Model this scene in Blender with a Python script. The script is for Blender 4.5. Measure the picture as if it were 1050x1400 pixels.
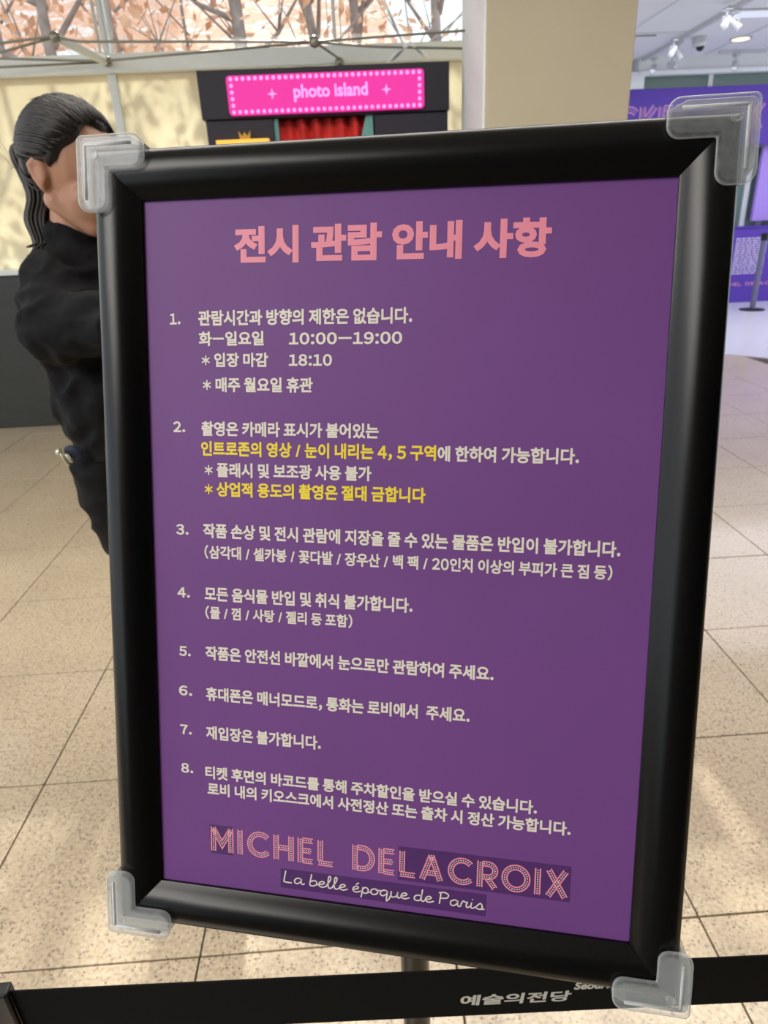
import bpy, bmesh, math, random
from mathutils import Matrix, Vector, noise
R = random.Random(7)
for o in list(bpy.data.objects): bpy.data.objects.remove(o)
C = bpy.context.scene.collection
scn = bpy.context.scene

# ------------------------------------------------------------------ camera
cam_d = bpy.data.cameras.new('camera'); cam = bpy.data.objects.new('camera', cam_d); C.objects.link(cam)
rt = Vector((0.99772645, -0.05277771, -0.04190988)); up = Vector((0.05965065, 0.40216206, 0.91362327)); fw = Vector((0.03136438, 0.91404606, -0.40439595))
M = Matrix.Identity(4)
for i in range(3): M[i][0] = rt[i]; M[i][1] = up[i]; M[i][2] = -fw[i]
M[2][3] = 1.35889
cam.matrix_world = M
cam_d.sensor_fit = 'VERTICAL'; cam_d.sensor_height = 24; cam_d.lens = 907.8 / 1400 * 24
cam_d.clip_start = 0.02; cam_d.clip_end = 200
cam_d.dof.use_dof = True; cam_d.dof.focus_distance = 0.365; cam_d.dof.aperture_fstop = 12
scn.camera = cam

# ------------------------------------------------------------------ sky, sun, exposure
w = bpy.data.worlds.new('sky'); scn.world = w; w.use_nodes = True
bg = w.node_tree.nodes['Background']; bg.inputs[0].default_value = (0.86, 0.94, 1.0, 1); bg.inputs[1].default_value = 1.5
SUN_AZ = math.radians(-2.5); SUN_EL = math.radians(31.5)
sd = bpy.data.lights.new('sun', 'SUN'); sun = bpy.data.objects.new('sun', sd); C.objects.link(sun)
sd.energy = 5.0; sd.angle = math.radians(0.6); sd.color = (1.0, 0.94, 0.86)
d_sun = Vector((-math.sin(SUN_AZ) * math.cos(SUN_EL), -math.cos(SUN_AZ) * math.cos(SUN_EL), -math.sin(SUN_EL)))
sun.rotation_euler = d_sun.to_track_quat('-Z', 'Y').to_euler()
def area(name, loc, sx, sy, energy, color=(1, 1, 1), rot=(0, 0, 0)):
    l = bpy.data.lights.new(name, 'AREA'); l.shape = 'RECTANGLE'; l.size = sx; l.size_y = sy; l.energy = energy; l.color = color
    o = bpy.data.objects.new(name, l); C.objects.link(o); o.location = loc; o.rotation_euler = rot
    return o
area('added_fill_light', (5.2, 7.2, 3.04), 4.0, 3.0, 115, (0.93, 0.92, 1.0))  # added wide fill for the hall; its fittings are modelled separately
area('added_fill_light', (0.6, 1.9, 3.06), 4.0, 1.2, 75, (1, 0.96, 0.9))  # added unseen fill, brightens the floor more than the poster
area('added_fill_light', (-2.4, -1.7, 3.06), 1.8, 2.8, 155, (1, 0.96, 0.9))  # added unseen fill for the poster, shifted left to place the rail gleam
scn.view_settings.view_transform = 'Standard'; scn.view_settings.look = 'None'
scn.view_settings.exposure = 0.0; scn.view_settings.gamma = 1; scn.view_settings.use_curve_mapping = False

# ------------------------------------------------------------------ materials
def lin(c):
    return tuple(((x / 255) / 12.92 if x / 255 < 0.04045 else ((x / 255 + 0.055) / 1.055) ** 2.4) for x in c) + (1,)
def mat(name, rgb, rough=0.5, metal=0, spec=0.5, noise_amt=0.0, scale=20, bump=0, bscale=200, emit=0, coat=0, coords='Object', stretch=(1, 1, 1)):
    m = bpy.data.materials.new(name); m.use_nodes = True; nt = m.node_tree; b = nt.nodes['Principled BSDF']
    c = lin(rgb)
    b.inputs['Base Color'].default_value = c; b.inputs['Roughness'].default_value = rough; b.inputs['Metallic'].default_value = metal
    b.inputs['Specular IOR Level'].default_value = spec; b.inputs['Coat Weight'].default_value = coat; b.inputs['Coat Roughness'].default_value = 0.1
    tc = nt.nodes.new('ShaderNodeTexCoord'); mp = nt.nodes.new('ShaderNodeMapping'); mp.inputs['Scale'].default_value = stretch
    nt.links.new(tc.outputs[coords], mp.inputs[0])
    n = nt.nodes.new('ShaderNodeTexNoise'); n.inputs['Scale'].default_value = scale; n.inputs['Detail'].default_value = 5
    nt.links.new(mp.outputs[0], n.inputs['Vector'])
    r = nt.nodes.new('ShaderNodeValToRGB')
    a = max(noise_amt, 0.02)
    r.color_ramp.elements[0].position = 0.3; r.color_ramp.elements[1].position = 0.7
    r.color_ramp.elements[0].color = tuple(x * (1 - a) for x in c[:3]) + (1,); r.color_ramp.elements[1].color = tuple(min(1, x * (1 + a)) for x in c[:3]) + (1,)
    nt.links.new(n.outputs['Fac'], r.inputs[0]); nt.links.new(r.outputs[0], b.inputs['Base Color'])
    if bump:
        n2 = nt.nodes.new('ShaderNodeTexNoise'); n2.inputs['Scale'].default_value = bscale; nt.links.new(mp.outputs[0], n2.inputs['Vector'])
        bp = nt.nodes.new('ShaderNodeBump'); bp.inputs['Strength'].default_value = bump; bp.inputs['Distance'].default_value = 0.02
        nt.links.new(n2.outputs['Fac'], bp.inputs['Height']); nt.links.new(bp.outputs[0], b.inputs['Normal'])
    if emit:
        nt.links.new(r.outputs[0], b.inputs['Emission Color']); b.inputs['Emission Strength'].default_value = emit
    return m
def ramp(nt, src, stops):
    r = nt.nodes.new('ShaderNodeValToRGB'); e = r.color_ramp.elements
    while len(e) < len(stops): e.new(0.5)
    for k, (p, c) in enumerate(stops): e[k].position = p; e[k].color = c if len(c) == 4 else lin(c)
    nt.links.new(src, r.inputs[0]); return r
def stone():
    m = mat('granite', (200, 180, 150), 0.26, spec=0.5); nt = m.node_tree; b = nt.nodes['Principled BSDF']
    tc = nt.nodes.new('ShaderNodeTexCoord')
    oi = nt.nodes.new('ShaderNodeNewGeometry')
    b.inputs['Roughness'].default_value = 0.46; b.inputs['Specular IOR Level'].default_value = 1.0; b.inputs['Coat Weight'].default_value = 0.6; b.inputs['Coat Roughness'].default_value = 0.1
    n1 = nt.nodes.new('ShaderNodeTexNoise'); n1.inputs['Scale'].default_value = 105; n1.inputs['Detail'].default_value = 6; n1.inputs['Roughness'].default_value = 0.65
    n2 = nt.nodes.new('ShaderNodeTexVoronoi'); n2.inputs['Scale'].default_value = 115
    n3 = nt.nodes.new('ShaderNodeTexNoise'); n3.inputs['Scale'].default_value = 3
    n4 = nt.nodes.new('ShaderNodeTexNoise'); n4.inputs['Scale'].default_value = 30; n4.inputs['Detail'].default_value = 5
    for n in (n1, n2, n3, n4): nt.links.new(oi.outputs['Position'], n.inputs['Vector'])
    base = ramp(nt, n1.outputs['Fac'], [(0.32, (150, 128, 102)), (0.46, (184, 164, 135)), (0.58, (196, 178, 150)), (0.72, (218, 204, 178))])
    sp = ramp(nt, n2.outputs['Distance'], [(0.0, (0.16, 0.15, 0.14, 1)), (0.22, (0.42, 0.4, 0.37, 1)), (0.34, (1, 1, 1, 1))])
    cl = ramp(nt, n3.outputs['Fac'], [(0.3, (0.9, 0.88, 0.87, 1)), (0.7, (1, 1, 1, 1))])
    cl2 = ramp(nt, n4.outputs['Fac'], [(0.47, (1, 1, 1, 1)), (0.57, (0, 0, 0, 1))])
    mx = nt.nodes.new('ShaderNodeMix'); mx.data_type = 'RGBA'; mx.blend_type = 'MULTIPLY'; mx.inputs[0].default_value = 1
    nt.links.new(cl2.outputs[0], mx.inputs[0]); nt.links.new(base.outputs[0], mx.inputs[6]); nt.links.new(sp.outputs[0], mx.inputs[7])
    mx2 = nt.nodes.new('ShaderNodeMix'); mx2.data_type = 'RGBA'; mx2.blend_type = 'MULTIPLY'; mx2.inputs[0].default_value = 1
    nt.links.new(mx.outputs[2], mx2.inputs[6]); nt.links.new(cl.outputs[0], mx2.inputs[7]); nt.links.new(mx2.outputs[2], b.inputs['Base Color'])
    return m
def glass(name, tint=(0.97, 0.99, 0.98, 1), refl=0.12):
    m = bpy.data.materials.new(name); m.use_nodes = True; nt = m.node_tree; nt.nodes.clear()
    o = nt.nodes.new('ShaderNodeOutputMaterial'); t = nt.nodes.new('ShaderNodeBsdfTransparent'); t.inputs[0].default_value = tint
    g = nt.nodes.new('ShaderNodeBsdfGlossy'); g.inputs['Roughness'].default_value = 0.03
    f = nt.nodes.new('ShaderNodeFresnel'); f.inputs[0].default_value = 1.45; mx = nt.nodes.new('ShaderNodeMixShader')
    nt.links.new(f.outputs[0], mx.inputs[0]); nt.links.new(t.outputs[0], mx.inputs[1]); nt.links.new(g.outputs[0], mx.inputs[2]); nt.links.new(mx.outputs[0], o.inputs[0])
    return m
def frosted():
    m = bpy.data.materials.new('frosted_film'); m.use_nodes = True; nt = m.node_tree; nt.nodes.clear()
    o = nt.nodes.new('ShaderNodeOutputMaterial'); t = nt.nodes.new('ShaderNodeBsdfTranslucent'); d = nt.nodes.new('ShaderNodeBsdfDiffuse')
    geo = nt.nodes.new('ShaderNodeNewGeometry'); n = nt.nodes.new('ShaderNodeTexNoise'); n.inputs['Scale'].default_value = 2.2; n.inputs['Detail'].default_value = 1
    nt.links.new(geo.outputs['Position'], n.inputs['Vector'])
    r = ramp(nt, n.outputs['Fac'], [(0.35, (222, 218, 192)), (0.68, (243, 240, 214))])
    nt.links.new(r.outputs[0], t.inputs[0]); d.inputs[0].default_value = lin((226, 222, 198))
    mx = nt.nodes.new('ShaderNodeMixShader'); mx.inputs[0].default_value = 0.35
    nt.links.new(t.outputs[0], mx.inputs[1]); nt.links.new(d.outputs[0], mx.inputs[2])
    tp = nt.nodes.new('ShaderNodeBsdfTransparent'); m2 = nt.nodes.new('ShaderNodeMixShader'); m2.inputs[0].default_value = 0.22
    nt.links.new(mx.outputs[0], m2.inputs[1]); nt.links.new(tp.outputs[0], m2.inputs[2]); nt.links.new(m2.outputs[0], o.inputs[0])
    return m
def gel(base=0.0, nm='clear_soft_plastic'):
    m = bpy.data.materials.new(nm); m.use_nodes = True; nt = m.node_tree; b = nt.nodes['Principled BSDF']; o = nt.nodes['Material Output']
    b.inputs['Base Color'].default_value = (0.74, 0.77, 0.77, 1); b.inputs['Roughness'].default_value = 0.12; b.inputs['Specular IOR Level'].default_value = 0.9
    t = nt.nodes.new('ShaderNodeBsdfTransparent'); t.inputs[0].default_value = (0.93, 0.94, 0.95, 1)
    tc = nt.nodes.new('ShaderNodeTexCoord'); n = nt.nodes.new('ShaderNodeTexNoise'); n.inputs['Scale'].default_value = 420; n.inputs['Detail'].default_value = 2
    n2 = nt.nodes.new('ShaderNodeTexNoise'); n2.inputs['Scale'].default_value = 90
    nt.links.new(tc.outputs['Object'], n.inputs['Vector']); nt.links.new(tc.outputs['Object'], n2.inputs['Vector'])
    lw = nt.nodes.new('ShaderNodeLayerWeight'); lw.inputs[0].default_value = 0.5
    r1 = ramp(nt, n.outputs['Fac'], [(0.3, (0.0 + base,) * 3 + (1,)), (0.7, (0.06 + base,) * 3 + (1,))])
    ad = nt.nodes.new('ShaderNodeMath'); ad.operation = 'MULTIPLY_ADD'; ad.inputs[1].default_value = 0.8; ad.use_clamp = True
    nt.links.new(lw.outputs['Facing'], ad.inputs[0]); nt.links.new(r1.outputs[0], ad.inputs[2])
    bp = nt.nodes.new('ShaderNodeBump'); bp.inputs['Strength'].default_value = 0.25; bp.inputs['Distance'].default_value = 0.0015
    nt.links.new(n2.outputs['Fac'], bp.inputs['Height']); nt.links.new(bp.outputs[0], b.inputs['Normal'])
    mx = nt.nodes.new('ShaderNodeMixShader'); nt.links.new(ad.outputs[0], mx.inputs[0]); nt.links.new(t.outputs[0], mx.inputs[1]); nt.links.new(b.outputs[0], mx.inputs[2])
    nt.links.new(mx.outputs[0], o.inputs[0])
    return m
def leafground():
    m = mat('leafy_hillside', (200, 150, 120), 0.9); nt = m.node_tree; b = nt.nodes['Principled BSDF']
    geo = nt.nodes.new('ShaderNodeNewGeometry'); n = nt.nodes.new('ShaderNodeTexNoise'); n.inputs['Scale'].default_value = 1.1; n.inputs['Detail'].default_value = 6; n.inputs['Roughness'].default_value = 0.75
    nt.links.new(geo.outputs['Position'], n.inputs['Vector'])
    r = ramp(nt, n.outputs['Fac'], [(0.3, (196, 172, 164)), (0.42, (232, 190, 168)), (0.5, (230, 160, 120)), (0.56, (236, 214, 204)), (0.64, (250, 248, 248))])
    nt.links.new(r.outputs[0], b.inputs['Base Color'])
    return m
MT = dict(
    stone=stone(), joint=mat('tile_joint', (70, 58, 44), 0.9), white_floor=mat('white_floor', (214, 214, 222), 0.22, noise_amt=0.03),
    column=mat('column_paint', (192, 182, 158), 0.7, noise_amt=0.03, scale=2), dimwall=mat('grey_wall', (62, 60, 58), 0.7), green2=mat('grey_green_glass', (96, 122, 114), 0.25), white=mat('white_paint', (244, 247, 248), 0.6, noise_amt=0.02),
    beam=mat('beam_white', (243, 247, 244), 0.5), ceil=mat('ceiling_paint', (236, 238, 238), 0.8, noise_amt=0.02, scale=1),
    bench=mat('black_cladding', (44, 44, 40), 0.38, noise_amt=0.15, scale=6, stretch=(1, 1, 8)), sill=mat('sill_stone', (225, 228, 225), 0.3),
    glass=glass('window_glass'), frost=frosted(), silicone=mat('silver_joint', (228, 233, 232), 0.4),
    steel=mat('steel', (150, 148, 138), 0.35, metal=0.8), green=glass('green_glass', (0.2, 0.34, 0.3, 1)),
    navy=mat('navy_panel', (24, 22, 40), 0.5, noise_amt=0.05), navy2=mat('navy_panel_lower', (28, 26, 44), 0.5, noise_amt=0.05),
    pink=mat('pink_lit_panel', (226, 42, 160), 0.5, emit=0.5), pinkdot=mat('pale_pink_lit', (255, 150, 225), 0.5, emit=0.8),
    red=mat('red_curtain', (228, 58, 54), 0.8, noise_amt=0.2, emit=0), teal=mat('teal_edge', (110, 170, 165), 0.7), gold=mat('gold', (196, 150, 60), 0.35, metal=0.6),
    warm=mat('warm_frame_glow', (255, 176, 70), 0.5, emit=0.9),
    frame=mat('black_anodised_frame', (9, 9, 9), 0.25, spec=0.36, bump=0.04, bscale=2500), back=mat('backing_board', (30, 30, 32), 0.7),
    purple=mat('poster_purple', (116, 70, 138), 0.55, spec=0.35, noise_amt=0.05, scale=9, coords='Object', stretch=(1, 1, 1)),
    patch=mat('poster_dark_purple', (84, 46, 108), 0.45), cream=mat('print_cream', (236, 228, 214), 0.5), yellow=mat('print_yellow', (250, 222, 48), 0.5),
    pinkp=mat('print_pink', (242, 146, 166), 0.5), gel=gel(), gelrim=gel(0.35, 'clear_plastic_rim'), belt=mat('black_webbing', (8, 8, 8), 0.85, spec=0.2, noise_amt=0.1, scale=400),
    beltprint=mat('belt_print', (214, 212, 202), 0.6), chrome=mat('satin_post', (72, 68, 64), 0.35, metal=0.7), black=mat('black_plastic', (18, 18, 20), 0.4),
    purplewall=mat('purple_booth', (84, 52, 168), 0.5, noise_amt=0.04, scale=2), lilac=mat('lilac_panel', (160, 132, 218), 0.5, emit=0.12), pinkl=mat('pink_letters', (214, 140, 196), 0.5),
    notice=mat('notice_print', (200, 186, 224), 0.6), greypost=mat('grey_post', (110, 108, 138), 0.4, metal=0.2), whitemetal=mat('white_metal', (205, 207, 210), 0.4),
    lens=mat('dark_lens', (14, 14, 18), 0.1), lamp=mat('lit_lamp', (255, 240, 190), 0.5, emit=1.4), lampw=mat('lit_lamp_white', (225, 232, 240), 0.5, emit=0.5),
    skin=mat('skin', (184, 136, 110), 0.5, noise_amt=0.06, scale=12), hair=mat('black_hair', (30, 24, 22), 0.5, noise_amt=0.2, scale=30),
    cloth=mat('black_sweatshirt', (12, 12, 15), 0.85, spec=0.25, noise_amt=0.2, scale=8, bump=0.9, bscale=14), trouser=mat('black_trousers', (12, 12, 15), 0.8, spec=0.25, noise_amt=0.2, bump=0.3, bscale=14),
    shoe=mat('shoe', (30, 30, 32), 0.5), bluecloth=mat('navy_tag', (20, 28, 56), 0.6), silver=mat('silver', (205, 200, 180), 0.25, metal=0.7),
    leaf=leafground(), bark=mat('bark', (150, 138, 136), 0.9, noise_amt=0.3, scale=8), leaves=mat('autumn_leaves', (240, 178, 146), 0.8, noise_amt=0.4, scale=3),
    building=mat('pale_building', (226, 226, 232), 0.8), pane=mat('far_window', (190, 198, 210), 0.3), lips=mat('lips', (176, 96, 88), 0.5), eye=mat('eye', (30, 22, 20), 0.2), eyewhite=mat('eye_white', (225, 220, 214), 0.3),
)

# ------------------------------------------------------------------ mesh builder
WM = {}
class MB:
    def __init__(s): s.v = []; s.f = []
    def add(s, vs, fs):
        k = len(s.v); s.v += [tuple(v) for v in vs]; s.f += [tuple(i + k for i in f) for f in fs]
    def box(s, a, b):
        (x0, y0, z0), (x1, y1, z1) = a, b
        s.add([(x0, y0, z0), (x1, y0, z0), (x1, y1, z0), (x0, y1, z0), (x0, y0, z1), (x1, y0, z1), (x1, y1, z1), (x0, y1, z1)],
              [(0, 3, 2, 1), (4, 5, 6, 7), (0, 1, 5, 4), (1, 2, 6, 5), (2, 3, 7, 6), (3, 0, 4, 7)])
    def prism(s, poly, z0, z1):
        n = len(poly); s.add([(x, y, z0) for x, y in poly] + [(x, y, z1) for x, y in poly],
                             [tuple(range(n))[::-1], tuple(range(n, 2 * n))] + [(i, (i + 1) % n, n + (i + 1) % n, n + i) for i in range(n)])
    def tube(s, pts, rad, n=8, cap=True):
        pts = [Vector(p) for p in pts]; rads = rad if isinstance(rad, (list, tuple)) else [rad] * len(pts)
        vs = []; fs = []; prev = None
        for i, p in enumerate(pts):
            t = (pts[min(i + 1, len(pts) - 1)] - pts[max(i - 1, 0)]).normalized()
            a = Vector((0, 0, 1)) if abs(t.z) < 0.9 else Vector((1, 0, 0))
            if prev is not None: a = prev
            u = (a - t * a.dot(t)).normalized(); prev = u; v = t.cross(u)
            for k in range(n):
                g = 2 * math.pi * k / n; vs.append(p + (u * math.cos(g) + v * math.sin(g)) * rads[i])
        for i in range(len(pts) - 1):
            for k in range(n):
                k2 = (k + 1) % n; fs.append((i * n + k, i * n + k2, (i + 1) * n + k2, (i + 1) * n + k))
        if cap: fs.append(tuple(range(n))[::-1]); fs.append(tuple(range((len(pts) - 1) * n, len(pts) * n)))
        s.add(vs, fs)
    def lathe(s, prof, c=(0, 0, 0), n=24, axis=None):
        vs = []; fs = []; m = len(prof)
        q = Vector((0, 0, 1)).rotation_difference(Vector(axis)).to_matrix() if axis else Matrix.Identity(3)
        for r, z in prof:
            for k in range(n):
                g = 2 * math.pi * k / n; vs.append(q @ Vector((r * math.cos(g), r * math.sin(g), z)) + Vector(c))
        for i in range(m - 1):
            for k in range(n):
                k2 = (k + 1) % n; fs.append((i * n + k, i * n + k2, (i + 1) * n + k2, (i + 1) * n + k))
        fs.append(tuple(range(n))[::-1]); fs.append(tuple(range((m - 1) * n, m * n))); s.add(vs, fs)
    def ell(s, c, r, rot=None, nu=20, nv=14, fn=None):
        vs = []; fs = []; c = Vector(c)
        for j in range(nv + 1):
            th = math.pi * j / nv
            for k in range(nu):
                g = 2 * math.pi * k / nu; d = Vector((math.sin(th) * math.cos(g), math.sin(th) * math.sin(g), math.cos(th)))
                q = 1 if fn is None else fn(d)
                p = Vector((d.x * r[0], d.y * r[1], d.z * r[2])) * q
                if rot: p = rot @ p
                vs.append(c + p)
        for j in range(nv):
            for k in range(nu):
                k2 = (k + 1) % nu; fs.append((j * nu + k, (j + 1) * nu + k, (j + 1) * nu + k2, j * nu + k2))
        s.add(vs, fs)
    def cone(s, a, b, ra, rb, n=14): # tapered limb with rounded ends
        a = Vector(a); b = Vector(b); t = (b - a).normalized(); pts = [a - t * ra * 0.9, a - t * ra * 0.55, a, b, b + t * rb * 0.55, b + t * rb * 0.9]
        s.tube(pts, [ra * 0.35, ra * 0.82, ra, rb, rb * 0.82, rb * 0.35], n)
    def build(s, name, m, parent=None, M=None, smooth=False, bevel=0, remesh=0, sm=0, autosm=False, **props):
        me = bpy.data.meshes.new(name); me.from_pydata(s.v, [], s.f)
        b = bmesh.new(); b.from_mesh(me); bmesh.ops.remove_doubles(b, verts=b.verts, dist=1e-6)
        bmesh.ops.recalc_face_normals(b, faces=b.faces)
        b.to_mesh(me); b.free()
        me.materials.append(MT[m] if isinstance(m, str) else m)
        o = link(name, me, parent, M)
        if bevel: x = o.modifiers.new('b', 'BEVEL'); x.width = bevel; x.segments = 3; x.limit_method = 'ANGLE'
        if remesh:
            x = o.modifiers.new('r', 'REMESH'); x.mode = 'VOXEL'; x.voxel_size = remesh
            if sm: y = o.modifiers.new('s', 'SMOOTH'); y.factor = 0.5; y.iterations = sm
            dg = bpy.context.evaluated_depsgraph_get(); me2 = bpy.data.meshes.new_from_object(o.evaluated_get(dg)); o.modifiers.clear(); o.data = me2
            me2.materials.clear(); me2.materials.append(MT[m] if isinstance(m, str) else m); smooth = True
        if smooth or bevel:
            for p in o.data.polygons: p.use_smooth = True
            if bevel or autosm: o.data.set_sharp_from_angle(angle=math.radians(40))
        for k, v in props.items(): o[k] = v
        return o
def link(name, data, parent=None, M=None):
    o = bpy.data.objects.new(name, data); C.objects.link(o); M = M or Matrix.Identity(4)
    o.matrix_basis = M; WM[o.name] = M
    if parent: o.parent = parent; o.matrix_parent_inverse = WM[parent.name].inverted()
    return o
def thing(name, label, cat, loc, group=None):
    o = link(name, None, None, Matrix.Translation(loc)); o['label'] = label; o['category'] = cat
    if group: o['group'] = group
    return o
def tag(o, label, cat, group=None):
    o['label'] = label; o['category'] = cat
    if group: o['group'] = group
    return o
def copy_tree(src, delta):
    T = Matrix.Translation(delta)
    def rec(o, par):
        c = o.copy(); C.objects.link(c); Mw = T @ WM[o.name]; WM[c.name] = Mw; c.matrix_basis = Mw
        if par: c.parent = par; c.matrix_parent_inverse = WM[par.name].inverted()
        for ch in [x for x in kids.get(o.name, [])]: rec(ch, c)
        return c
    kids = {}
    for x in list(bpy.data.objects):
        if x.parent: kids.setdefault(x.parent.name, []).append(x)
    return rec(src, None)
def bx(name, a, b, m, parent=None, bevel=0, **p):
    k = MB(); k.box(a, b); return k.build(name, m, parent, bevel=bevel, **p)
ST = dict(kind='structure')

# ------------------------------------------------------------------ lettering
GLY = {}
WIDE = {ch: chr(ord(ch) + 0xFEE0) for ch in '0123456789.,()'}; WIDE['\u2013'] = '\uff0d'; WIDE[':'] = '\uff1a'
LINES = """전시 관람 안내 사항관람시간과 방향의 제한은 없습니다.화–일요일10:00–19:00＊ 입장 마감18:10＊ 매주 월요일 휴관촬영은 카메라 표시가 붙어있는인트로존의 영상 / 눈이 내리는 4, 5 구역에 한하여 가능합니다.
플래시 및 보조광 사용 불가상업적 용도의 촬영은 절대 금합니다작품 손상 및 전시 관람에 지장을 줄 수 있는 물품은 반입이 불가합니다.(삼각대 / 셀카봉 / 꽃다발 / 장우산 / 백 팩 / 20인치 이상의 부피가 큰 짐 등)
모든 음식물 반입 및 취식 불가합니다.(물 / 껌 / 사탕 / 젤리 등 포함)작품은 안전선 바깥에서 눈으로만 관람하여 주세요.휴대폰은 매너모드로, 통화는 로비에서  주세요.재입장은 불가합니다.
티켓 후면의 바코드를 통해 주차할인을 받으실 수 있습니다.로비 내의 키오스크에서 사전정산 또는 출차 시 정산 가능합니다.예술의전당0123456789.,:()/"""
RAW = {}
def load_glyphs():
    keys = sorted(set(WIDE.get(ch, ch) for ch in LINES if not ch.isspace())) + ['photo island', 'Seoul Arts Center', 'h', 'A']
    c = bpy.data.curves.new('t', 'FONT'); c.body = '\n'.join(keys); c.resolution_u = 3; c.space_line = 4; o = bpy.data.objects.new('t', c); C.objects.link(o)
    dg = bpy.context.evaluated_depsgraph_get(); me = bpy.data.meshes.new_from_object(o.evaluated_get(dg))
    co = [v.co.copy() for v in me.vertices]
    row = [round((0.35 - p.y) / 4.0) for p in co]; new = {}
    for key in keys: RAW[key] = ([], [])
    for i, p in enumerate(co):
        r = row[i]; vs = RAW[keys[r]][0]; new[i] = len(vs); vs.append(Vector((p.x, p.y + 4.0 * r, 0)))
    for f in me.polygons:
        q = tuple(f.vertices); RAW[keys[row[q[0]]]][1].append(tuple(new[i] for i in q))
    bpy.data.objects.remove(o); bpy.data.meshes.remove(me); bpy.data.curves.remove(c)
load_glyphs()
def embolden(vs, fs, w):
    """widen a flat glyph by running a narrow stroke along its outline"""
    if w <= 0: return vs, fs
    idx = {}; mp = []; pv = []
    for p in vs:
        key = (round(p.x, 5), round(p.y, 5))
        if key not in idx: idx[key] = len(pv); pv.append(Vector((p.x, p.y)))
        mp.append(idx[key])
    cnt = {}
    for f in fs:
        for a, b in zip(f, f[1:] + f[:1]):
            a, b = mp[a], mp[b]
            if a != b: k = (min(a, b), max(a, b)); cnt[k] = cnt.get(k, 0) + 1
    edges = [k for k, n in cnt.items() if n == 1]; nb = {}
    for a, b in edges: nb.setdefault(a, []).append(b); nb.setdefault(b, []).append(a)
    def sharp(a, b):  # at vertex a coming from b
        o = [q for q in nb[a] if q != b]
        if not o: return True
        d1 = (pv[a] - pv[b]); d2 = (pv[o[0]] - pv[a])
        return d1.length > 0 and d2.length > 0 and d1.normalized().dot(d2.normalized()) < 0.7
    V = [Vector((p.x, p.y, 1.0)) for p in vs]; Fs = list(fs); j = 0
    for a, b in edges:
        d = pv[b] - pv[a]
        if d.length < 1e-6: continue
        d.normalize(); n = Vector((-d.y, d.x)) * w; p = pv[a] - d * (w if sharp(a, b) else w * 0.25); q = pv[b] + d * (w if sharp(b, a) else w * 0.25); k = len(V)
        j += 1; V += [Vector((r.x, r.y, (j % 29) / 30)) for r in (p - n, q - n, q + n, p + n)]; Fs.append((k, k + 1, k + 2, k + 3))
    return V, Fs
def glyph(ch, off):
    if (ch, off) not in GLY:
        vs, fs = RAW[WIDE.get(ch, ch)]; vs, fs = embolden(vs, fs, off)
        if ch in WIDE or ch == '/':
            a = min(p.x for p in vs); b = max(p.x for p in vs); sb = 0.03 if ch.isdigit() else 0.05
            GLY[(ch, off)] = ([Vector((p.x - a + sb, p.y, p.z)) for p in vs], fs, b - a + 2 * sb)
        elif ch == '＊': GLY[(ch, off)] = ([Vector((0.1 + (p.x - 0.5) * 0.78 + 0.36, 0.36 + (p.y - 0.38) * 0.78, p.z)) for p in vs], fs, 0.80)
        else: GLY[(ch, off)] = (vs, fs, 0.92)
    return GLY[(ch, off)]
def text_geo(body, off=0.02, shear=0):
    if body in RAW and len(body) > 1:
        vs, fs = RAW[body]; vs, fs = embolden(vs, fs, off); return [Vector((p.x + p.y * shear, p.y, p.z)) for p in vs], fs
    V = []; Fc = []; x = 0
    for ch in body:
        if ch == ' ': x += 0.24; continue
        vs, fs, adv = glyph(ch, off); k0 = len(V); V += [Vector((p.x + x + p.y * shear, p.y, p.z)) for p in vs]; Fc += [tuple(i + k0 for i in f) for f in fs]; x += adv
    return V, Fc
REF = {}
def text_line(name, body, x0, x1, y0, h, m, parent, M, z, off=0.02, shear=0, zs=0.00006, ref='\uad00', y1=None):
    if (off, ref) not in REF:
        v, _ = (RAW[ref][0], 0) if len(ref) == 1 and ref.isalpha() and ord(ref) < 128 else text_geo(ref, off); REF[(off, ref)] = (min(p.y for p in v), max(p.y for p in v))
    r0, r1 = REF[(off, ref)]; vs, fs = text_geo(body, off, shear)
    a = min(p.x for p in vs); b = max(p.x for p in vs); k = MB()
    sx = (x1 - x0) / (b - a); sy = h / (r1 - r0)
    out = []
    for p in vs:
        X = x0 + (p.x - a) * sx; Y = y0 + (p.y - r0) * sy
        if y1 is not None: Y += (y1 - y0) * (X - x0) / (x1 - x0)
        out.append((X, Y, z + p.z * zs))
    me = bpy.data.meshes.new(name); me.from_pydata(out, [], fs); me.materials.append(MT[m])
    return link(name, me, parent, M)
def ribbon(mb, pts, wd, z, closed=False):
    pts = [Vector((p[0], p[1])) for p in pts]; n = len(pts); L = []
    for i, p in enumerate(pts):
        a = pts[(i - 1) % n] if (closed or i > 0) else p; b = pts[(i + 1) % n] if (closed or i < n - 1) else p
        d1 = (p - a).normalized() if (p - a).length > 1e-9 else (b - p).normalized(); d2 = (b - p).normalized() if (b - p).length > 1e-9 else d1
        t = (d1 + d2); t = t.normalized() if t.length > 1e-6 else d1
        nn = Vector((-t.y, t.x)); c = max(0.5, t.dot(d1)); L.append((p + nn * wd / 2 / c, p - nn * wd / 2 / c))
    vs = []; fs = []
    for a, b in L: vs += [(a.x, a.y, z), (b.x, b.y, z)]
    for i in range(n if closed else n - 1): j = (i + 1) % n; fs.append((2 * i, 2 * i + 1, 2 * j + 1, 2 * j))
    mb.add(vs, fs)
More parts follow.
